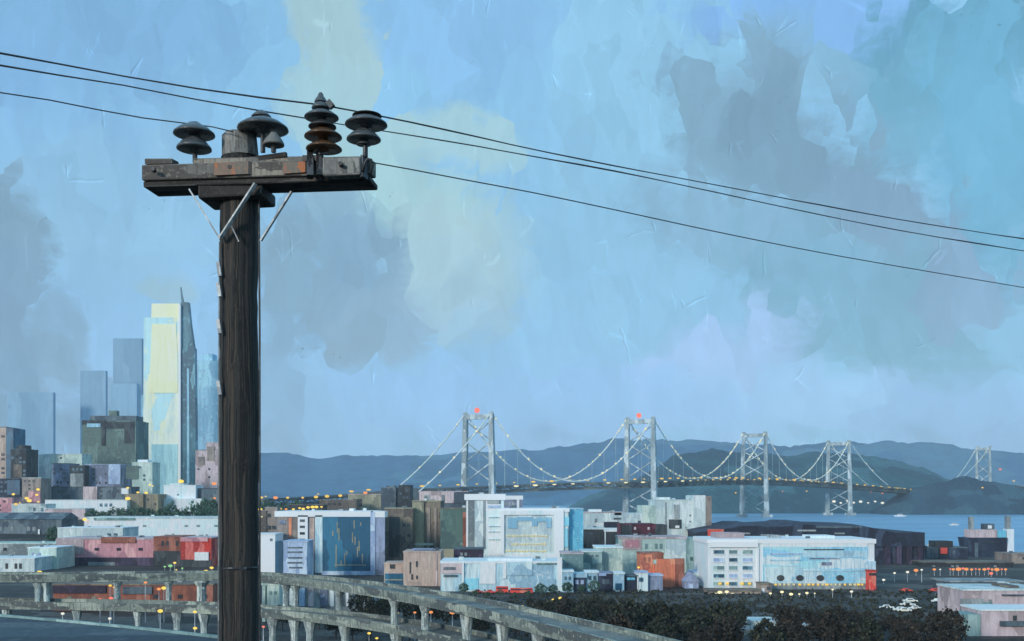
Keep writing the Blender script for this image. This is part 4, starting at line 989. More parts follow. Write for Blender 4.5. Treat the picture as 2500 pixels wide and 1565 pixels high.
# ------------------------------------------------------------------ trees
def leafmat(name, a, b_, c_):
    return P(name, a, b_, c_, cell=1.6, stretch=(1, 1, 1), bump=0, rough=.85, streak=.3)
LM = [leafmat('dark leaves', (34, 38, 28), (20, 23, 18), (54, 58, 42)), leafmat('brown leaves', (36, 33, 27), (22, 20, 17), (56, 50, 40)), leafmat('deep green leaves', (52, 82, 68), (38, 62, 54), (78, 106, 84))]
m_bark = P('bark', (62, 54, 46), cell=.6)
def tree_proto(seed, mat, h=9, w=8, name='tree'):
    rnd = random.Random(seed); mb = MB(); n = 150
    for _ in range(n):
        a = rnd.uniform(0, 2 * math.pi); u = rnd.uniform(-.75, 1); rr = (1 - u * u) ** .5 * rnd.uniform(.5, 1) ** .5 * (1 + .25 * math.sin(3 * a + seed))
        c = Vector((rr * math.cos(a) * w / 2, rr * math.sin(a) * w / 2, h * .62 + u * h * .36 * (1 + .2 * math.cos(2 * a + seed))))
        for _ in range(7):
            p = c + Vector([rnd.gauss(0, .38) for _ in range(3)]); s = rnd.uniform(.16, .42)
            e1 = Vector([rnd.gauss(0, 1) for _ in range(3)]).normalized() * s; e2 = e1.cross(Vector([rnd.gauss(0, 1) for _ in range(3)])).normalized() * s
            b_ = len(mb.v); mb.v += [tuple(p - e1 - e2), tuple(p + e1 - e2), tuple(p + e1 * .6 + e2), tuple(p - e1 * .8 + e2 * .9)]; mb.f.append((b_, b_ + 1, b_ + 2, b_ + 3))
    cr = mb.mesh('crown', mat)
    tb = MB(); tb.tube([(0, 0, -.5), (.1, 0, h * .25), (0, .1, h * .5), (.2, .1, h * .8)], [.32, .25, .18, .05], 6)
    for k in range(5):
        a = k * 1.3 + seed; tb.tube([(0, 0, h * (.3 + .07 * k)), (math.cos(a) * w * .28, math.sin(a) * w * .28, h * (.55 + .06 * k))], [.12, .03], 5)
    return cr, tb.mesh('trunk', m_bark)
PRO = [[tree_proto(s * 7 + k, LM[s], 9 + k, 8 + k) for k in range(3)] for s in range(3)]
def tree(x, d, s, kind, label, group, name='tree'):
    z = ground(x, d)
    r = empty(name, (x, d, z), label, 'tree' if name == 'tree' else 'bush', group)
    cr, tr = random.choice(PRO[kind])
    for nm, me in (('crown', cr), ('trunk', tr)):
        o = bpy.data.objects.new(nm, me); COL.objects.link(o); o.parent = r
    r.scale = (s, s, s * random.uniform(.85, 1.15)); r.rotation_euler = (0, 0, random.uniform(0, 6.28))
    return r
def clear(x, d):     # keep trees out of the sheds and buildings in the lower right
    px = x / d * F + CX
    for (a, b_, d0, d1) in ((1830, 1908, 255, 305), (1768, 1884, 240, 285), (1944, 1992, 262, 294), (2330, 2620, 200, 345), (1728, 1890, 383, 440)):
        if a < px < b_ and d0 < d < d1: return False
    return True
d = 236
while d < 395:
    px = 1180
    while px < 2520:
        x = X(px + random.uniform(-8, 8), d); dd = d + random.uniform(-5, 5)
        top_limit = interp([(1180, 1478), (1400, 1458), (1600, 1466), (1750, 1482), (1900, 1476), (2000, 1486), (2120, 1482), (2150, 1498), (2250, 1498), (2300, 1480), (2312, 1500), (2340, 1545), (2600, 1555)], px)
        s = random.uniform(.65, 1.05)
        # height limit so the crowns stay under the skyline of the grove
        hmax = Z(top_limit, dd) - ground(x, dd)
        s = min(s, max(.35, hmax / 11.5))
        right = px > 1850
        if clear(x, dd) and hmax > 2.5 and not (px < 1480 and dd < 262):
            if not right: tree(x, dd, s, random.choice((0, 0, 0, 1)), 'dark green tree in the grove right of the freeway and below the small houses', 'trees in the grove below the houses')
            else: tree(x, dd, s, random.choice((1, 1, 0)), 'brownish dark tree in the thicket at lower right below the big white building', 'trees in the lower right thicket')
        px += 8.4 / d * F * random.uniform(.85, 1.2)
    d += 12
for px, d, s in ((1132, 380, .4), (1160, 374, .24), (1190, 372, .2), (1222, 371, .24), (1255, 370, .2), (1290, 371, .25), (1320, 378, .45), (1350, 380, .4), (1385, 382, .5), (1420, 384, .4), (1452, 386, .45)):
    tree(X(px, d), d, s, 2, 'green shrub along the foot of the long blue white building', 'shrubs below the long blue white building', 'bush')
for px, d, s in ((885, 300, .7), (920, 296, .65), (955, 300, .7), (1010, 290, .7), (1040, 292, .7), (1090, 286, .75), (1130, 290, .7), (820, 270, .6), (860, 262, .55), (905, 266, .6), (950, 270, .6), (1000, 262, .6), (1040, 250, .5), (780, 285, .55), (690, 282, .5)):
    tree(X(px, d), d, s * 1.1, 0, 'dark tree standing behind the freeway columns', 'dark trees behind the freeway')
for px, s in ((225, .7), (252, .65), (280, .8), (308, .75), (338, .7), (365, .9), (392, 1.0), (418, .95), (448, .8), (475, 1.0), (502, 1.05), (520, .9)):
    d = 745; x = X(px, d); zt_ = Z(1238 if px > 330 else 1246, d); g_ = ground(x, d)
    t = tree(x, d, s, 2, 'deep green tree in the hedge row above the long white warehouse', 'hedge row of trees above the white warehouse')
    k = (zt_ - g_) / 10.0; t.scale = (1.3, 1.3, k)
t = tree(X(80, 735), 735, 1, 2, 'round dark green bush in front of the cream low block', None, 'bush'); t.scale = (1.9, 1.9, (Z(1254, 735) - ground(X(80, 735), 735)) / 10)
t = tree(X(132, 640), 640, 1, 2, 'dark green tree beside the pale flat roofed depot', None); t.scale = (1.1, 1.1, (Z(1282, 640) - ground(X(132, 640), 640)) / 10)
for px in (625, 655, 690, 725):
    d = 1000; x = X(px, d); t = tree(x, d, 1, 2, 'dark green tree on the far shore just right of the pole', 'trees on the shore right of the pole'); t.scale = (1.7, 1.7, (Z(1224, d) - ground(x, d)) / 10)
for px in (520, 500):
    d = 860; x = X(px, d); t = tree(x, d, 1, 2, 'tall dark tree beside the pole behind the hedge', 'tall trees beside the pole'); t.scale = (1.2, 1.2, (Z(1212, d) - ground(x, d)) / 10)
# low scrub as ground cover
mb = MB(); rnd = random.Random(5)
for _ in range(5200):
    d = rnd.uniform(230, 400); px = rnd.uniform(1150, 2560); x = X(px, d)
    if not clear(x, d) or (px < 1500 and d < 255): continue
    z = ground(x, d) + rnd.uniform(-.1, .5); s = rnd.uniform(.3, .8); a = rnd.uniform(0, 3.14)
    e1 = Vector((math.cos(a) * s, math.sin(a) * s, rnd.uniform(-.3, .3))); e2 = Vector((-math.sin(a) * s * .4, math.cos(a) * s * .4, s)); p = Vector((x, d, z)); b_ = len(mb.v)
    mb.v += [tuple(p - e1), tuple(p + e1), tuple(p + e1 * .6 + e2), tuple(p - e1 * .8 + e2)]; mb.f.append((b_, b_ + 1, b_ + 2, b_ + 3))
tag(mb.build('undergrowth', LM[0]), 'dark brown undergrowth between the trees at lower right', 'undergrowth', None, 'stuff')

# ------------------------------------------------------------------ utility pole
m_wood = P('pole wood', (50, 51, 51), (28, 28, 29), (76, 68, 60), cell=.34, stretch=(1.4, 1.4, .5), bump=1.0, streak=.8, k=.75)
m_arm = P('crossarm wood', (92, 92, 90), (68, 66, 64), (122, 118, 110), cell=.12, stretch=(.25, 1, 1), bump=.6, streak=.6)
m_armdk = P('dark crossarm wood', (42, 40, 40), (30, 28, 28), (72, 72, 72), cell=.1, stretch=(.25, 1, 1), bump=.6)
m_iron = P('galvanised brace', (168, 172, 172), (130, 134, 138), (200, 202, 200), cell=.05, bump=.2)
m_rust = P('rusty plate', (110, 94, 84), (96, 92, 86), (150, 92, 58), cell=.09, stretch=(1, 1, .4), bump=.4)
m_porc = P('insulator glaze', (46, 50, 53), (28, 31, 34), (112, 122, 128), cell=.08, stretch=(1, 1, 2.5), rough=.3, bump=.2)
m_porcbr = P('brown insulator glaze', (60, 46, 34), (32, 30, 30), (112, 74, 36), cell=.07, rough=.3, bump=.2)
m_blk = P('black iron', (34, 36, 38), (24, 26, 28), (70, 74, 78), cell=.06, rough=.5, bump=.2)
m_cap = P('pole cap', (96, 98, 98), (74, 76, 76), (120, 122, 120), cell=.1, stretch=(1, 1, .4))
PX, PDp = 583, 9.2
pz = ground(X(PX, PDp), PDp)
pole = empty('utility_pole', (X(PX, PDp), PDp, pz), 'weathered dark wooden utility pole with a crossarm standing in the left foreground', 'utility pole')
PO = Vector(pole.location)
def LP(px, py, d=PDp): return at(px, py, d) - PO
topz = LP(PX, 330).z
mb = MB(); rnd = random.Random(3)
npt = 90; pts = []; rad = []
for i in range(npt):
    t = i / (npt - 1); z = -.5 + (LP(PX, 455).z + .5) * t
    pts.append((rnd.uniform(-.004, .004), rnd.uniform(-.004, .004), z)); rad.append((.186 - .026 * t) * rnd.uniform(.985, 1.015))
mb.tube(pts, rad, 24)
for i, v in enumerate(mb.v):
    kk = 1 + .07 * noise.noise(Vector((v[0] * 9, v[1] * 9, v[2] * 1.1))) + .03 * noise.noise(Vector((v[0] * 30, v[1] * 30, v[2] * 7)))
    mb.v[i] = (v[0] * kk * 1.05, v[1] * kk * 1.05, v[2])
shaft = mb.build('shaft', m_wood, pole, smooth=True)
x0, z0 = LP(543, 0).x, LP(0, 460).z; x1 = LP(640, 0).x
MB().tube([(.0, .02, LP(0, 456).z), (0, .02, LP(0, 385).z)], .16, 20).build('shaft_top', m_wood, pole, smooth=True)
MB().tube([(.01, .02, LP(0, 384.5).z), (.0, .02, LP(0, 332).z), (0, .02, LP(0, 326).z)], [.165, .155, .13], 14).build('pole_cap', m_cap, pole)
# crossarms
def beam(xa, xb, yta, ytb, yba, ybb, da, db, th, nm, mat, par=pole, bev=.012):
    A_ = at(xa, yta, da) - PO; B_ = at(xb, ytb, db) - PO; C_ = at(xb, ybb, db) - PO; D_ = at(xa, yba, da) - PO
    t = Vector((0, th, 0))
    return MB().quadbox([D_, C_, C_ + t, D_ + t, A_, B_, B_ + t, A_ + t]) or None
mb = MB(); 
def qb(mb, xa, xb, ya0, yb0, ya1, yb1, da, db, th):
    A_ = at(xa, ya0, da) - PO; B_ = at(xb, yb0, db) - PO; C_ = at(xb, yb1, db) - PO; D_ = at(xa, ya1, da) - PO
    t = Vector((.03, th, 0)); mb.quadbox([D_, C_, C_ + t, D_ + t, A_, B_, B_ + t, A_ + t]); return mb
arm = qb(MB(), 345, 905, 402, 385, 440, 424, 8.99, 8.80, .14).build('crossarm', m_arm, pole, bevel=.012)
arm2 = qb(MB(), 349, 903, 442, 426, 457, 440, 9.02, 8.83, .30).build('crossarm', m_armdk, pole, bevel=.012)
arm3 = qb(MB(), 470, 760, 386, 380, 404, 396, 8.98, 8.90, .12).build('crossarm_rail', m_arm, pole, bevel=.01)
arm4 = qb(MB(), 482, 640, 450, 446, 484, 476, 8.98, 8.96, .40).build('gain_block', m_armdk, pole, bevel=.02)
qb(MB(), 522, 606, 398, 393, 428, 424, 8.90, 8.87, .03).build('rusty_plate', m_rust, arm)
qb(MB(), 690, 745, 396, 394, 424, 420, 8.85, 8.83, .03).build('rusty_plate', m_rust, arm)
qb(MB(), 786, 880, 382, 380, 430, 426, 8.72, 8.68, .12).build('switch_box', m_cap, pole, bevel=.015)
qb(MB(), 880, 886, 378, 378, 432, 430, 8.70, 8.70, .10).build('end_plate', m_blk, pole)
qb(MB(), 352, 420, 386, 386, 401, 400, 8.98, 8.96, .1).build('clamp', m_arm, pole, bevel=.01)
MB().bar(LP(757, 372, 8.86), LP(757, 432, 8.74), .055).bar(LP(778, 374, 8.84), LP(780, 430, 8.72), .045).bar(LP(740, 388, 8.85), LP(790, 388, 8.84), .05).build('bracket', m_blk, pole)
MB().tube([LP(886, 420, 8.7), LP(890, 398, 8.7), LP(897, 388, 8.69), LP(906, 390, 8.69), LP(910, 404, 8.69), LP(904, 424, 8.7)], .013, 8).build('hook', m_blk, pole, smooth=True)
# bolts
for px in (372, 560, 600, 700, 830):
    p = LP(px, 413 - (px - 345) * .03, 8.88 if px != 830 else 8.64); MB().tube([p, p + Vector((0, .06, 0))], .018, 8).build('bolt', m_blk, arm)
# braces
MB().bar(LP(462, 462, 8.97), LP(537, 584, 8.99), .03, .012).build('brace', m_iron, pole)
MB().bar(LP(624, 448, 8.9), LP(538, 580, 8.97), .048, .014).build('brace', m_iron, pole)
MB().bar(LP(712, 468, 9.02), LP(637, 588, 9.08), .032, .012).build('brace', m_iron, pole)
MB().bar(LP(565, 552, 8.98), LP(583, 590, 8.99), .014, .01).build('brace', m_iron, pole)
# ground wire with clips on the left, pale moulding
MB().tube([LP(537, 590, 9.04), LP(536, 800, 9.03), LP(535, 1100, 9.03), LP(534, 1600, 9.02)], .01, 6).build('ground_wire', m_cap, pole)
for y in (640, 690, 780, 930): MB().bar(LP(532, y, 9.02), LP(537, y + 34, 9.01), .03, .02).build('wire_clip', m_iron, pole)
MB().tube([LP(632, 480, 9.1), LP(634, 800, 9.1), LP(634, 1600, 9.1)], .009, 6).build('ground_wire', m_blk, pole)
mb = MB(); mb.lathe((0, 0, LP(0, 1385).z), [(.183, -.012), (.188, 0), (.183, .012)], 20); mb.build('band', m_blk, pole)
# insulators
def skirt(r, h, drop=.5):
    return [(.01, h), (r * .28, h), (r * .4, h * .8), (r * .72, h * .45), (r * .98, 0), (r, -h * .18), (r * .9, -h * .22), (r * .3, -h * .1), (r * .26, -h * .5), (.01, -h * .5)]
def insul(px, d, stack, name='insulator', pin=None, par=pole):
    e = bpy.data.objects.new(name, None); COL.objects.link(e); e.parent = par
    e.location = LP(px, pin if pin else stack[-1][1], d)
    for (dx, py, r, h, m) in stack:
        c = LP(px + dx, py, d) - e.location
        MB().lathe(c, skirt(r / F * d, h / F * d), 24).build('skirt', m, e, smooth=True)
    if pin: 
        zt_ = LP(px, stack[0][1], d).z - e.location.z
        MB().tube([(0, 0, 0), (0, 0, zt_)], .022, 8).build('pin', m_blk, e)
    return e
insul(476, 9.05, [(-2, 325, 50, 24, m_porc), (-2, 360, 42, 28, m_porc), (2, 310, 22, 12, m_porc)], pin=396)
insul(642, 9.05, [(0, 312, 62, 26, m_porc), (-4, 284, 24, 14, m_porc)], pin=372)
insul(668, 8.9, [(0, 350, 26, 26, m_cap)], pin=372)
insul(783, 8.8, [(2, 285, 42, 18, m_porc), (0, 262, 22, 18, m_porc), (4, 308, 34, 16, m_blk), (6, 332, 46, 20, m_porcbr), (8, 362, 44, 18, m_porcbr)], pin=378)
mb = MB(); p = LP(783, 250, 8.8); mb.lathe(p, [(.055, 0), (.05, .02), (.028, .05), (.02, .075), (.01, .085)], 14); mb.build('spire_cap', m_porc, pole, smooth=True)
MB().bar(LP(800, 248, 8.78), LP(812, 262, 8.78), .05).build('wire_clamp', m_blk, pole)
insul(892, 8.75, [(2, 302, 52, 22, m_porc), (-4, 338, 42, 24, m_porc), (4, 282, 36, 8, m_blk), (-4, 352, 18, 10, m_porc)], pin=384)
MB().bar(LP(586, 394, 8.98), LP(700, 378, 8.92), .04).build('jumper_bar', m_armdk, pole)

# wires
def wire(pts, r, label, z=None, cat='wire'):
    P3 = []
    for (px, py, d) in pts: P3.append(at(px, py, d))
    r *= .9
    a = (P3[1] - P3[0]).normalized(); b_ = (P3[-1] - P3[-2]).normalized()
    PS = [P3[0] + a * -25] + resample(P3, .35) + [P3[-1] + b_ * 25]
    rnd = random.Random(len(label))
    rs = [r * (1.1 + .75 * noise.noise(Vector((i * .31, r * 900, 0)))) for i in range(len(PS))]
    PS = [p + Vector((0, 0, .006 * noise.noise(Vector((i * .6, 9, r * 500))))) for i, p in enumerate(PS)]
    mb = MB(); mb.tube(PS, rs, 6)
    o = mb.build('power_line', m_blk, None, smooth=True)
    return tag(o, label, cat, None)
def dl(px, z, y): return z * F / (HY - y)
wa = [(-60, 118), (0, 130), (150, 157), (300, 186), (480, 216), (640, 238), (783, 256), (1000, 298), (1250, 353), (1500, 405), (1750, 452), (2000, 500), (2250, 545), (2560, 592)]
wire([(x, y, 3.45 * F / (HY - y) * (8.8 * (HY - 256) / F / 3.45) ) for x, y in wa], .0065, 'topmost black power line running over the tall insulator across the whole sky')
wb = [(-60, 148), (0, 160), (150, 184), (300, 208), (480, 243), (642, 271), (830, 303), (1000, 330), (1250, 372), (1500, 418), (1750, 470), (2000, 524), (2250, 572), (2560, 622)]
wire([(x, y, 9.05 * (HY - 271) / (HY - y)) for x, y in wb], .0062, 'middle black power line resting on the broad round insulator')
wc = [(-60, 216), (0, 226), (120, 244), (240, 268), (350, 288), (476, 304)]
P3 = [at(x, y, 9.05 * (HY - 304) / (HY - y)) for x, y in wc]
P3 = P3 + [at(520, 310, 9.03), at(570, 322, 9.0)]
tag(MB().tube([P3[0] + (P3[0] - P3[1]).normalized() * 25] + resample(P3, .35), .0053, 6).build('power_line', m_blk, smooth=True), 'lowest black power line at upper left ending at the leftmost insulator', 'wire')
wd_ = [(905, 396), (1000, 413), (1130, 438), (1300, 470), (1500, 512), (1750, 566), (2000, 616), (2250, 660), (2560, 712)]
P3 = [at(x, y, 8.7 * (HY - 396) / (HY - y)) for x, y in wd_]
tag(MB().tube(resample(P3, .35) + [P3[-1] + (P3[-1] - P3[-2]).normalized() * 25], .0053, 6).build('power_line', m_blk, smooth=True), 'lowest black power line running right from the hook at the crossarm end', 'wire')

# ------------------------------------------------------------------ lamps
bpy.context.view_layer.update()
HILLS = [o for o in bpy.data.objects if o.name in ('hills', 'island', 'headland')]
def lamp_proto(mat, key):
    r = bpy.data.objects.new('street_lamp', None)
    post = MB().tube([(0, 0, -9), (0, 0, 0)], [.16, .09], 6).mesh('post', M['metal']); hd = MB().ball((0, 0, 0.25), .62, 8, .8).mesh('lamp_head', mat)
    arm_ = MB().bar((0, 0, -.1), (0, 0, .05), .5, .2).mesh('bracket', M['metal'])
    return post, hd, arm_
LPK = {k: lamp_proto(m, k) for k, m in dict(y=m_yel, o=m_orange, a=m_amber, w=m_white, c=m_cream, r=m_red, g=glow('green lamp', (150, 220, 150), 1.0)).items()}
def lamp(px, py, d, k='y', s=1.0, label=None, group=None, sx=1.3):
    px += random.uniform(-2, 2); py += random.uniform(-1, 1); s *= random.uniform(.65, 1.3)
    p = at(px, py, d)
    if d > 2000:
        o_ = Vector((0, 0, CAMZ)); dr = (p - o_).normalized(); best = None
        for ob in HILLS:
            ok, loc, nr, ix = ob.ray_cast(o_, dr)
            if ok and (best is None or loc.y < best.y): best = loc
        if best is not None: p = best + Vector((0, -1.5, .8)); d = p.y
    h = 2.5 if d > 2000 else max(1.5, p.z - max(ground(p.x, d), -1))
    r = empty('street_lamp', p, label, 'street lamp', group)
    post, hd, ar = LPK[k]
    o = bpy.data.objects.new('post', post); COL.objects.link(o); o.parent = r; o.scale = (1, 1, h / 9)
    o = bpy.data.objects.new('lamp_head', hd); COL.objects.link(o); o.parent = r
    kk = s * d / 420; o.scale = (kk * sx, kk, kk)
    o = bpy.data.objects.new('bracket', ar); COL.objects.link(o); o.parent = r
def row(lst, label, group):
    for e in lst: lamp(*e[:3], k=e[3] if len(e) > 3 else 'y', s=e[4] if len(e) > 4 else 1.0, label=label, group=group)
row([(616, 1218, 1180, 'o', .7), (640, 1216, 1180, 'a', .9), (672, 1217, 1180, 'o'), (704, 1216, 1180, 'a', .7), (740, 1217, 1180, 'a', .8), (773, 1215, 1180, 'a'), (800, 1214, 1180, 'a', 1.2), (832, 1212, 1180, 'a', 1.1), (860, 1210, 1180, 'a'), (892, 1204, 1180, 'o', 1.1)], 'amber street lamp on the shoreline road below the blue hills', 'shoreline road lamps right of the pole')
row([(637, 1246, 760), (683, 1243, 760, 'a', .8), (697, 1245, 760, 'o', .6), (716, 1245, 760), (730, 1242, 760), (741, 1243, 760), (751, 1241, 760), (764, 1240, 760), (773, 1240, 760, 'y', .8), (785, 1239, 760)], 'yellow lamp in the tight row above the white roof of the blue glass building', 'yellow lamps above the white roof')
row([(32, 1208, 820, 'y', 1.3), (93, 1196, 820), (66, 1218, 820), (71, 1225, 820, 'y', 1.1), (88, 1209, 820, 'y', .7), (94, 1225, 820, 'y', .8), (40, 1232, 820, 'a', .8), (50, 1229, 820, 'a', .8)], 'yellow street lamp among the low blocks at far left', 'yellow lamps among the far left blocks')
row([(312, 1193, 860), (311, 1219, 860, 'y', 1.1), (337, 1203, 860, 'y', 1.2), (355, 1205, 860), (366, 1184, 860, 'y', .7), (371, 1187, 860, 'y', .6), (441, 1178, 860, 'y', 1.1), (523, 1183, 860, 'o'), (524, 1218, 860, 'o')], 'yellow street lamp beside the foot of the glass skyscraper', 'yellow lamps around the skyscraper foot')
lamp(206, 1271, 650, 'y', 1.3, 'bright yellow street lamp at the end of the grey teal shed'); lamp(216, 1273, 648, 'o', .8, 'small orange lamp next to the bright yellow lamp by the teal shed')
lamp(96, 1400, 330, 'y', 1.5, 'large yellow street lamp over the upper freeway deck at far left')
row([(402, 1384, 420, 'g', .9), (417, 1384, 420, 'g', .9), (428, 1376, 420, 'y', .8), (430, 1391, 420, 'y', .7), (446, 1389, 420, 'g', .6), (503, 1398, 300, 'y', 1.2), (516, 1387, 420, 'y', .8)], 'small lamp in the yard between the red shed and the freeway', 'yard lamps behind the freeway')
row([(270, 1430, 300, 'a', 1.0), (280, 1434, 300, 'a', .8), (357, 1424, 300, 'o', 1.1), (386, 1439, 300, 'o', 1.2), (400, 1437, 300, 'y', 1.1), (244, 1463, 300, 'r', .9), (272, 1462, 300, 'r', 1.1)], 'lit lamp seen through the gap between the two freeway decks', 'lamps between the freeway decks')
row([(390, 1493, 232, 'y', 1.1), (477, 1496, 232, 'y', .8), (476, 1536, 200, 'y', 1.0)], 'yellow lamp on the side of the lower freeway deck left of the pole', 'lamps by the lower freeway deck')
lamp(154, 1500, 190, 'w', 1.1, 'dull white lamp by the ramp kerb at lower left'); lamp(268, 1511, 185, 'w', 1.3, 'larger dull white lamp by the ramp kerb left of the pole')
row([(968, 1498, 262, 'a', .9), (1012, 1496, 262, 'o', 1.2), (1052, 1496, 262, 'o', 1.0), (1104, 1498, 262, 'o', 1.2)], 'orange lamp in the dark gap between the freeway decks right of the pole', 'orange lamps between the decks')
row([(900, 1548, 236, 'y', 1.0), (918, 1560, 236, 'y', .9), (962, 1561, 236, 'y', .9), (838, 1562, 236, 'y', .8)], 'yellow lamp low under the lower freeway deck', 'lamps under the lower deck')
lamp(642, 1532, 236, 'r', 1.0, 'red lamp at the foot of the pale green stair tower')
row([(1352, 1466, 345, 'y', 1.3), (1370, 1462, 345, 'y', 1.2)], 'yellow lamp in front of the dark trees below the blue white building', 'pair of lamps by the trees')
row([(1230, 1481, 330, 'y', 1.0), (1275, 1481, 330, 'a', .6), (1318, 1482, 330, 'a', .5)], 'small yellow lamp along the upper freeway edge', 'lamps along the upper freeway edge')
row([(1561, 1386, 396, 'y', .9)], 'yellow lamp on the white house left of the terracotta house', None)
row([(1758, 1447, 380, 'c', 1.1), (1773, 1446, 380, 'c', 1.0), (1880, 1449, 372, 'c', 1.0), (1908, 1447, 372, 'c', 1.2), (1930, 1452, 372, 'c', .9), (1950, 1451, 372, 'c', .8), (1972, 1449, 372, 'c', .8), (1990, 1450, 372, 'c', .7), (2034, 1440, 372, 'c', 1.0), (2080, 1446, 372, 'w', .8)], 'cream lamp along the street at the foot of the big white building', 'street lamps below the big white building')
row([(2182, 1401, 440, 'w'), (2214, 1397, 440, 'w', 1.2), (2158, 1417, 430, 'w'), (2131, 1420, 430, 'w', 1.0), (2252, 1393, 440, 'w', .9)], 'white street lamp in the dark yard right of the big white building', 'white yard lamps')
row([(2238, 1394, 480, 'o', 1.1), (2282, 1391, 480, 'o', .8), (2296, 1391, 480, 'w', .7)] + [(2318 + i * 10.6, 1391 + (i % 3 - 1) * 1.2, 480, 'o' if i % 3 else 'r', 1.0 + .25 * ((i * 7) % 3 - 1)) for i in range(14)], 'orange lamp in the row along the quay at right', 'orange quay lamps')
lamp(2421, 1402, 470, 'r', .9, 'single red lamp just below the orange quay lamps')
row([(2034 + 17 * i, 1226 + (i % 2) * 4, 2100, 'w', .8) for i in range(8)], 'white lamp at the island waterline behind the fourth bridge tower', 'white lamps at the island waterline')
row([(2092, 1185, 2260, 'o', .5), (2126, 1202, 2260, 'r', .6), (2155, 1206, 2260, 'r', .5), (1968, 1200, 2260, 'a', .5), (1796, 1204, 2260, 'a', .4), (2034, 1260, 2100, 'r', .5), (2100, 1260, 2100, 'r', .4), (1908, 1200, 2260, 'o', .5)], 'tiny coloured light on the dark island slope under the bridge', 'small lights on the island')
row([(2398, 1192, 2290, 'a', .7), (2443, 1147, 2700, 'r', .7), (2475, 1176, 2300, 'a', .7)], 'tiny light on the headland near the last bridge tower', 'small lights on the headland')

# ------------------------------------------------------------------ cars, boats
m_tyre = P('tyre', (24, 24, 26), cell=.3, bump=0)
def car(px, py, d, mat, label, L_=4.6, rz=0, group=None, name='parked_car', H=1.45, lift=None):
    x = X(px, d); z = ground(x, d) if lift is None else lift
    r = empty(name, (x, d, z), label, 'car' if name == 'parked_car' else 'bus', group); r.rotation_euler = (0, 0, R(rz))
    w = .9
    MB().box(-L_ / 2, L_ / 2, -w, w, .35, H * .6).build('body', mat, r, bevel=.12)
    if name == 'parked_car':
        mb = MB(); a, b_ = -L_ * .3, L_ * .28
        mb.v = [(a, -w * .92, H * .6), (b_, -w * .92, H * .6), (b_, w * .92, H * .6), (a, w * .92, H * .6), (a + .5, -w * .75, H), (b_ - .6, -w * .75, H), (b_ - .6, w * .75, H), (a + .5, w * .75, H)]
        mb.f = [(0, 1, 5, 4), (1, 2, 6, 5), (2, 3, 7, 6), (3, 0, 4, 7), (4, 5, 6, 7)]
        mb.build('cabin', mat, r, bevel=.05); MB().box(a + .6, b_ - .6, -w * .9, w * .9, H * .66, H * .9).build('window', M['glassdk'], r)
    else:
        MB().box(-L_ / 2 + .05, L_ / 2 - .05, -w + .02, w - .02, H * .6 + .01, H).build('upper_body', mat, r, bevel=.1); MB().box(-L_ / 2 + .3, L_ / 2 - .3, -w - .02, w + .02, H * .66, H * .86).build('window', M['glassdk'], r)
    for sx in (-.32, .32):
        for sy in (-1, 1):
            MB().tube([(L_ * sx, sy * (w - .1), .34), (L_ * sx, sy * (w + .03), .34)], .34, 12).build('wheel', m_tyre, r)
    return r
def boatlift(py, d): return Z(py, d) - 1.0
wl = [(2165, 1479, 318), (2200, 1484, 312), (2208, 1486, 306), (2216, 1472, 330), (2235, 1481, 314), (2222, 1464, 345)]
m_wpaint = P('white car paint', (222, 222, 205), (200, 200, 186), (240, 240, 226), cell=2, bump=0, rough=.4)
for i, (px, py, d) in enumerate(wl):
    d2 = (CAMZ - 4) * F / (py - HY) if py > HY else d
    car(px, py, d2, m_wpaint, 'white car parked in the clearing of the lower right thicket', 4.6 + .4 * (i % 2), rz=-12, group='white cars in the thicket clearing')
car(2290, 1461, 355, m_wpaint, 'small white car left of the lilac building', rz=20); car(2322, 1455, 358, m_wpaint, 'larger white van like car beside the grey green boxy house', 5, rz=5)
car(2212, 1437, 395, M['brightred'], 'red car on the dark road beyond the thicket, nearer the white building'); car(2282, 1436, 398, M['brightred'], 'red car on the dark road beyond the thicket, nearer the right edge')
b = B('small red kiosk above another at the right end of the big white building', 2122, 2139, 1392, 400, 4, M['brightred'], M['red'], cat='kiosk', name='kiosk'); b.add(2122, 2140, 1399, 1405, M['dark'], 'opening', .2)
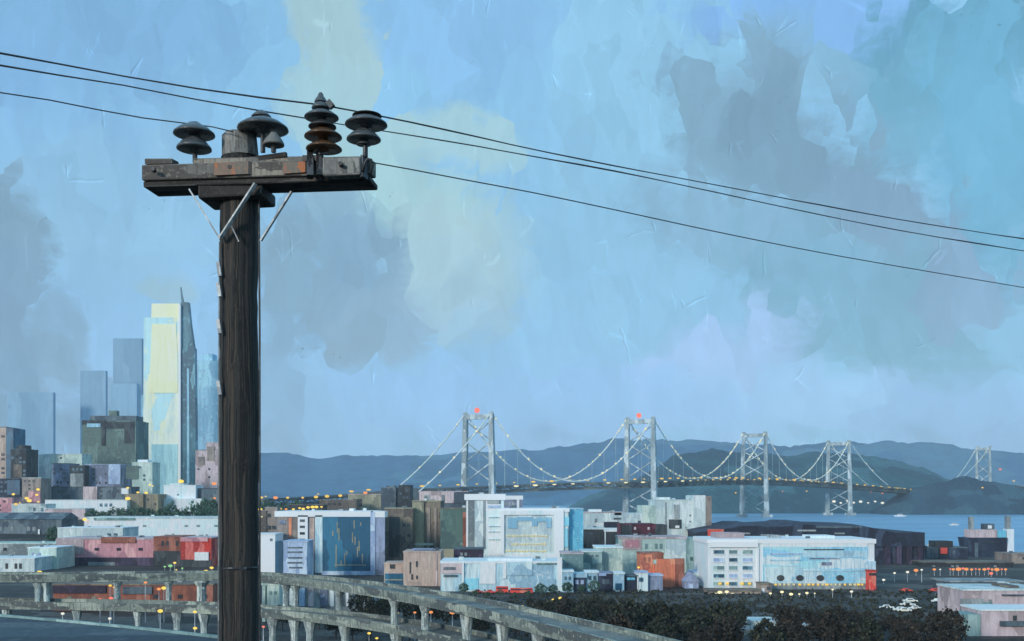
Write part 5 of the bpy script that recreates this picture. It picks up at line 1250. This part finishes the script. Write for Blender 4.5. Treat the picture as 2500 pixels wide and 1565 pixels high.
# red vehicles before the long building
def redveh(px, py, d, L_, H, label, nm='parked_car'):
    z = Z(py + 5, d); x = X(px, d)
    r = car(px, py, d, M['brightred'], label, L_, name=nm, H=H); return r
redveh(1273, 1442, 387, 8.6, 2.2, 'long bright red bus parked in front of the long blue white building', 'bus')
redveh(1196, 1445, 386, 4.2, 1.5, 'short red car parked just left of the red minibus')
redveh(1226, 1430, 388.5, 4.8, 2.6, 'smaller red minibus parked left of the long red bus', 'bus')
redveh(1166, 1434, 387, 4.0, 1.5, 'leftmost red car parked by the long blue white building')
def boat(px, py, d, L_, label, mat):
    r = empty('boat', (X(px, d), d, 0), label, 'boat'); h = L_ * .09
    mb = MB(); mb.v = [(-L_ / 2, -1.4, h), (L_ * .35, -1.6, h), (L_ / 2, 0, h * 1.3), (L_ * .35, 1.6, h), (-L_ / 2, 1.4, h), (-L_ * .42, -1, -.5), (L_ * .3, -1, -.5), (L_ * .4, 0, -.5), (L_ * .3, 1, -.5), (-L_ * .42, 1, -.5)]
    mb.f = [(0, 1, 2, 3, 4), (5, 9, 8, 7, 6), (0, 5, 6, 1), (1, 6, 7, 2), (2, 7, 8, 3), (3, 8, 9, 4), (4, 9, 5, 0)]
    mb.build('hull', mat, r); MB().box(-L_ * .2, L_ * .18, -1, 1, h + .01, h * 2.1).build('cabin', mat, r, bevel=.1); MB().box(-L_ * .17, L_ * .19, -1.03, 1.03, h * 1.4, h * 1.8).build('window', M['glassdk'], r); MB().tube([(0, 0, h * 2.1), (0, 0, h * 4)], .15, 6).build('mast', M['metal'], r)
boat(2198, 1258, 2000, 26, 'white ferry on the open water below the island', M['bright']); boat(2330, 1282, 1400, 15, 'cream motor boat on the water left of the ship', m_wpaint)

# ------------------------------------------------------------------ haze
mh = bpy.data.materials.new('haze'); mh.use_nodes = True; t = mh.node_tree; t.nodes.clear()
pv = t.nodes.new('ShaderNodeVolumePrincipled'); pv.inputs['Color'].default_value = (.86, .95, 1.0, 1); pv.inputs['Density'].default_value = 0.000085
o = t.nodes.new('ShaderNodeOutputMaterial'); t.links.new(pv.outputs[0], o.inputs['Volume'])
hz = MB().box(-5200, 6500, -330, 6300, -6, 420).build('haze', mh)
tag(hz, 'thin blue evening haze over the city and bay', 'haze', None, 'stuff')
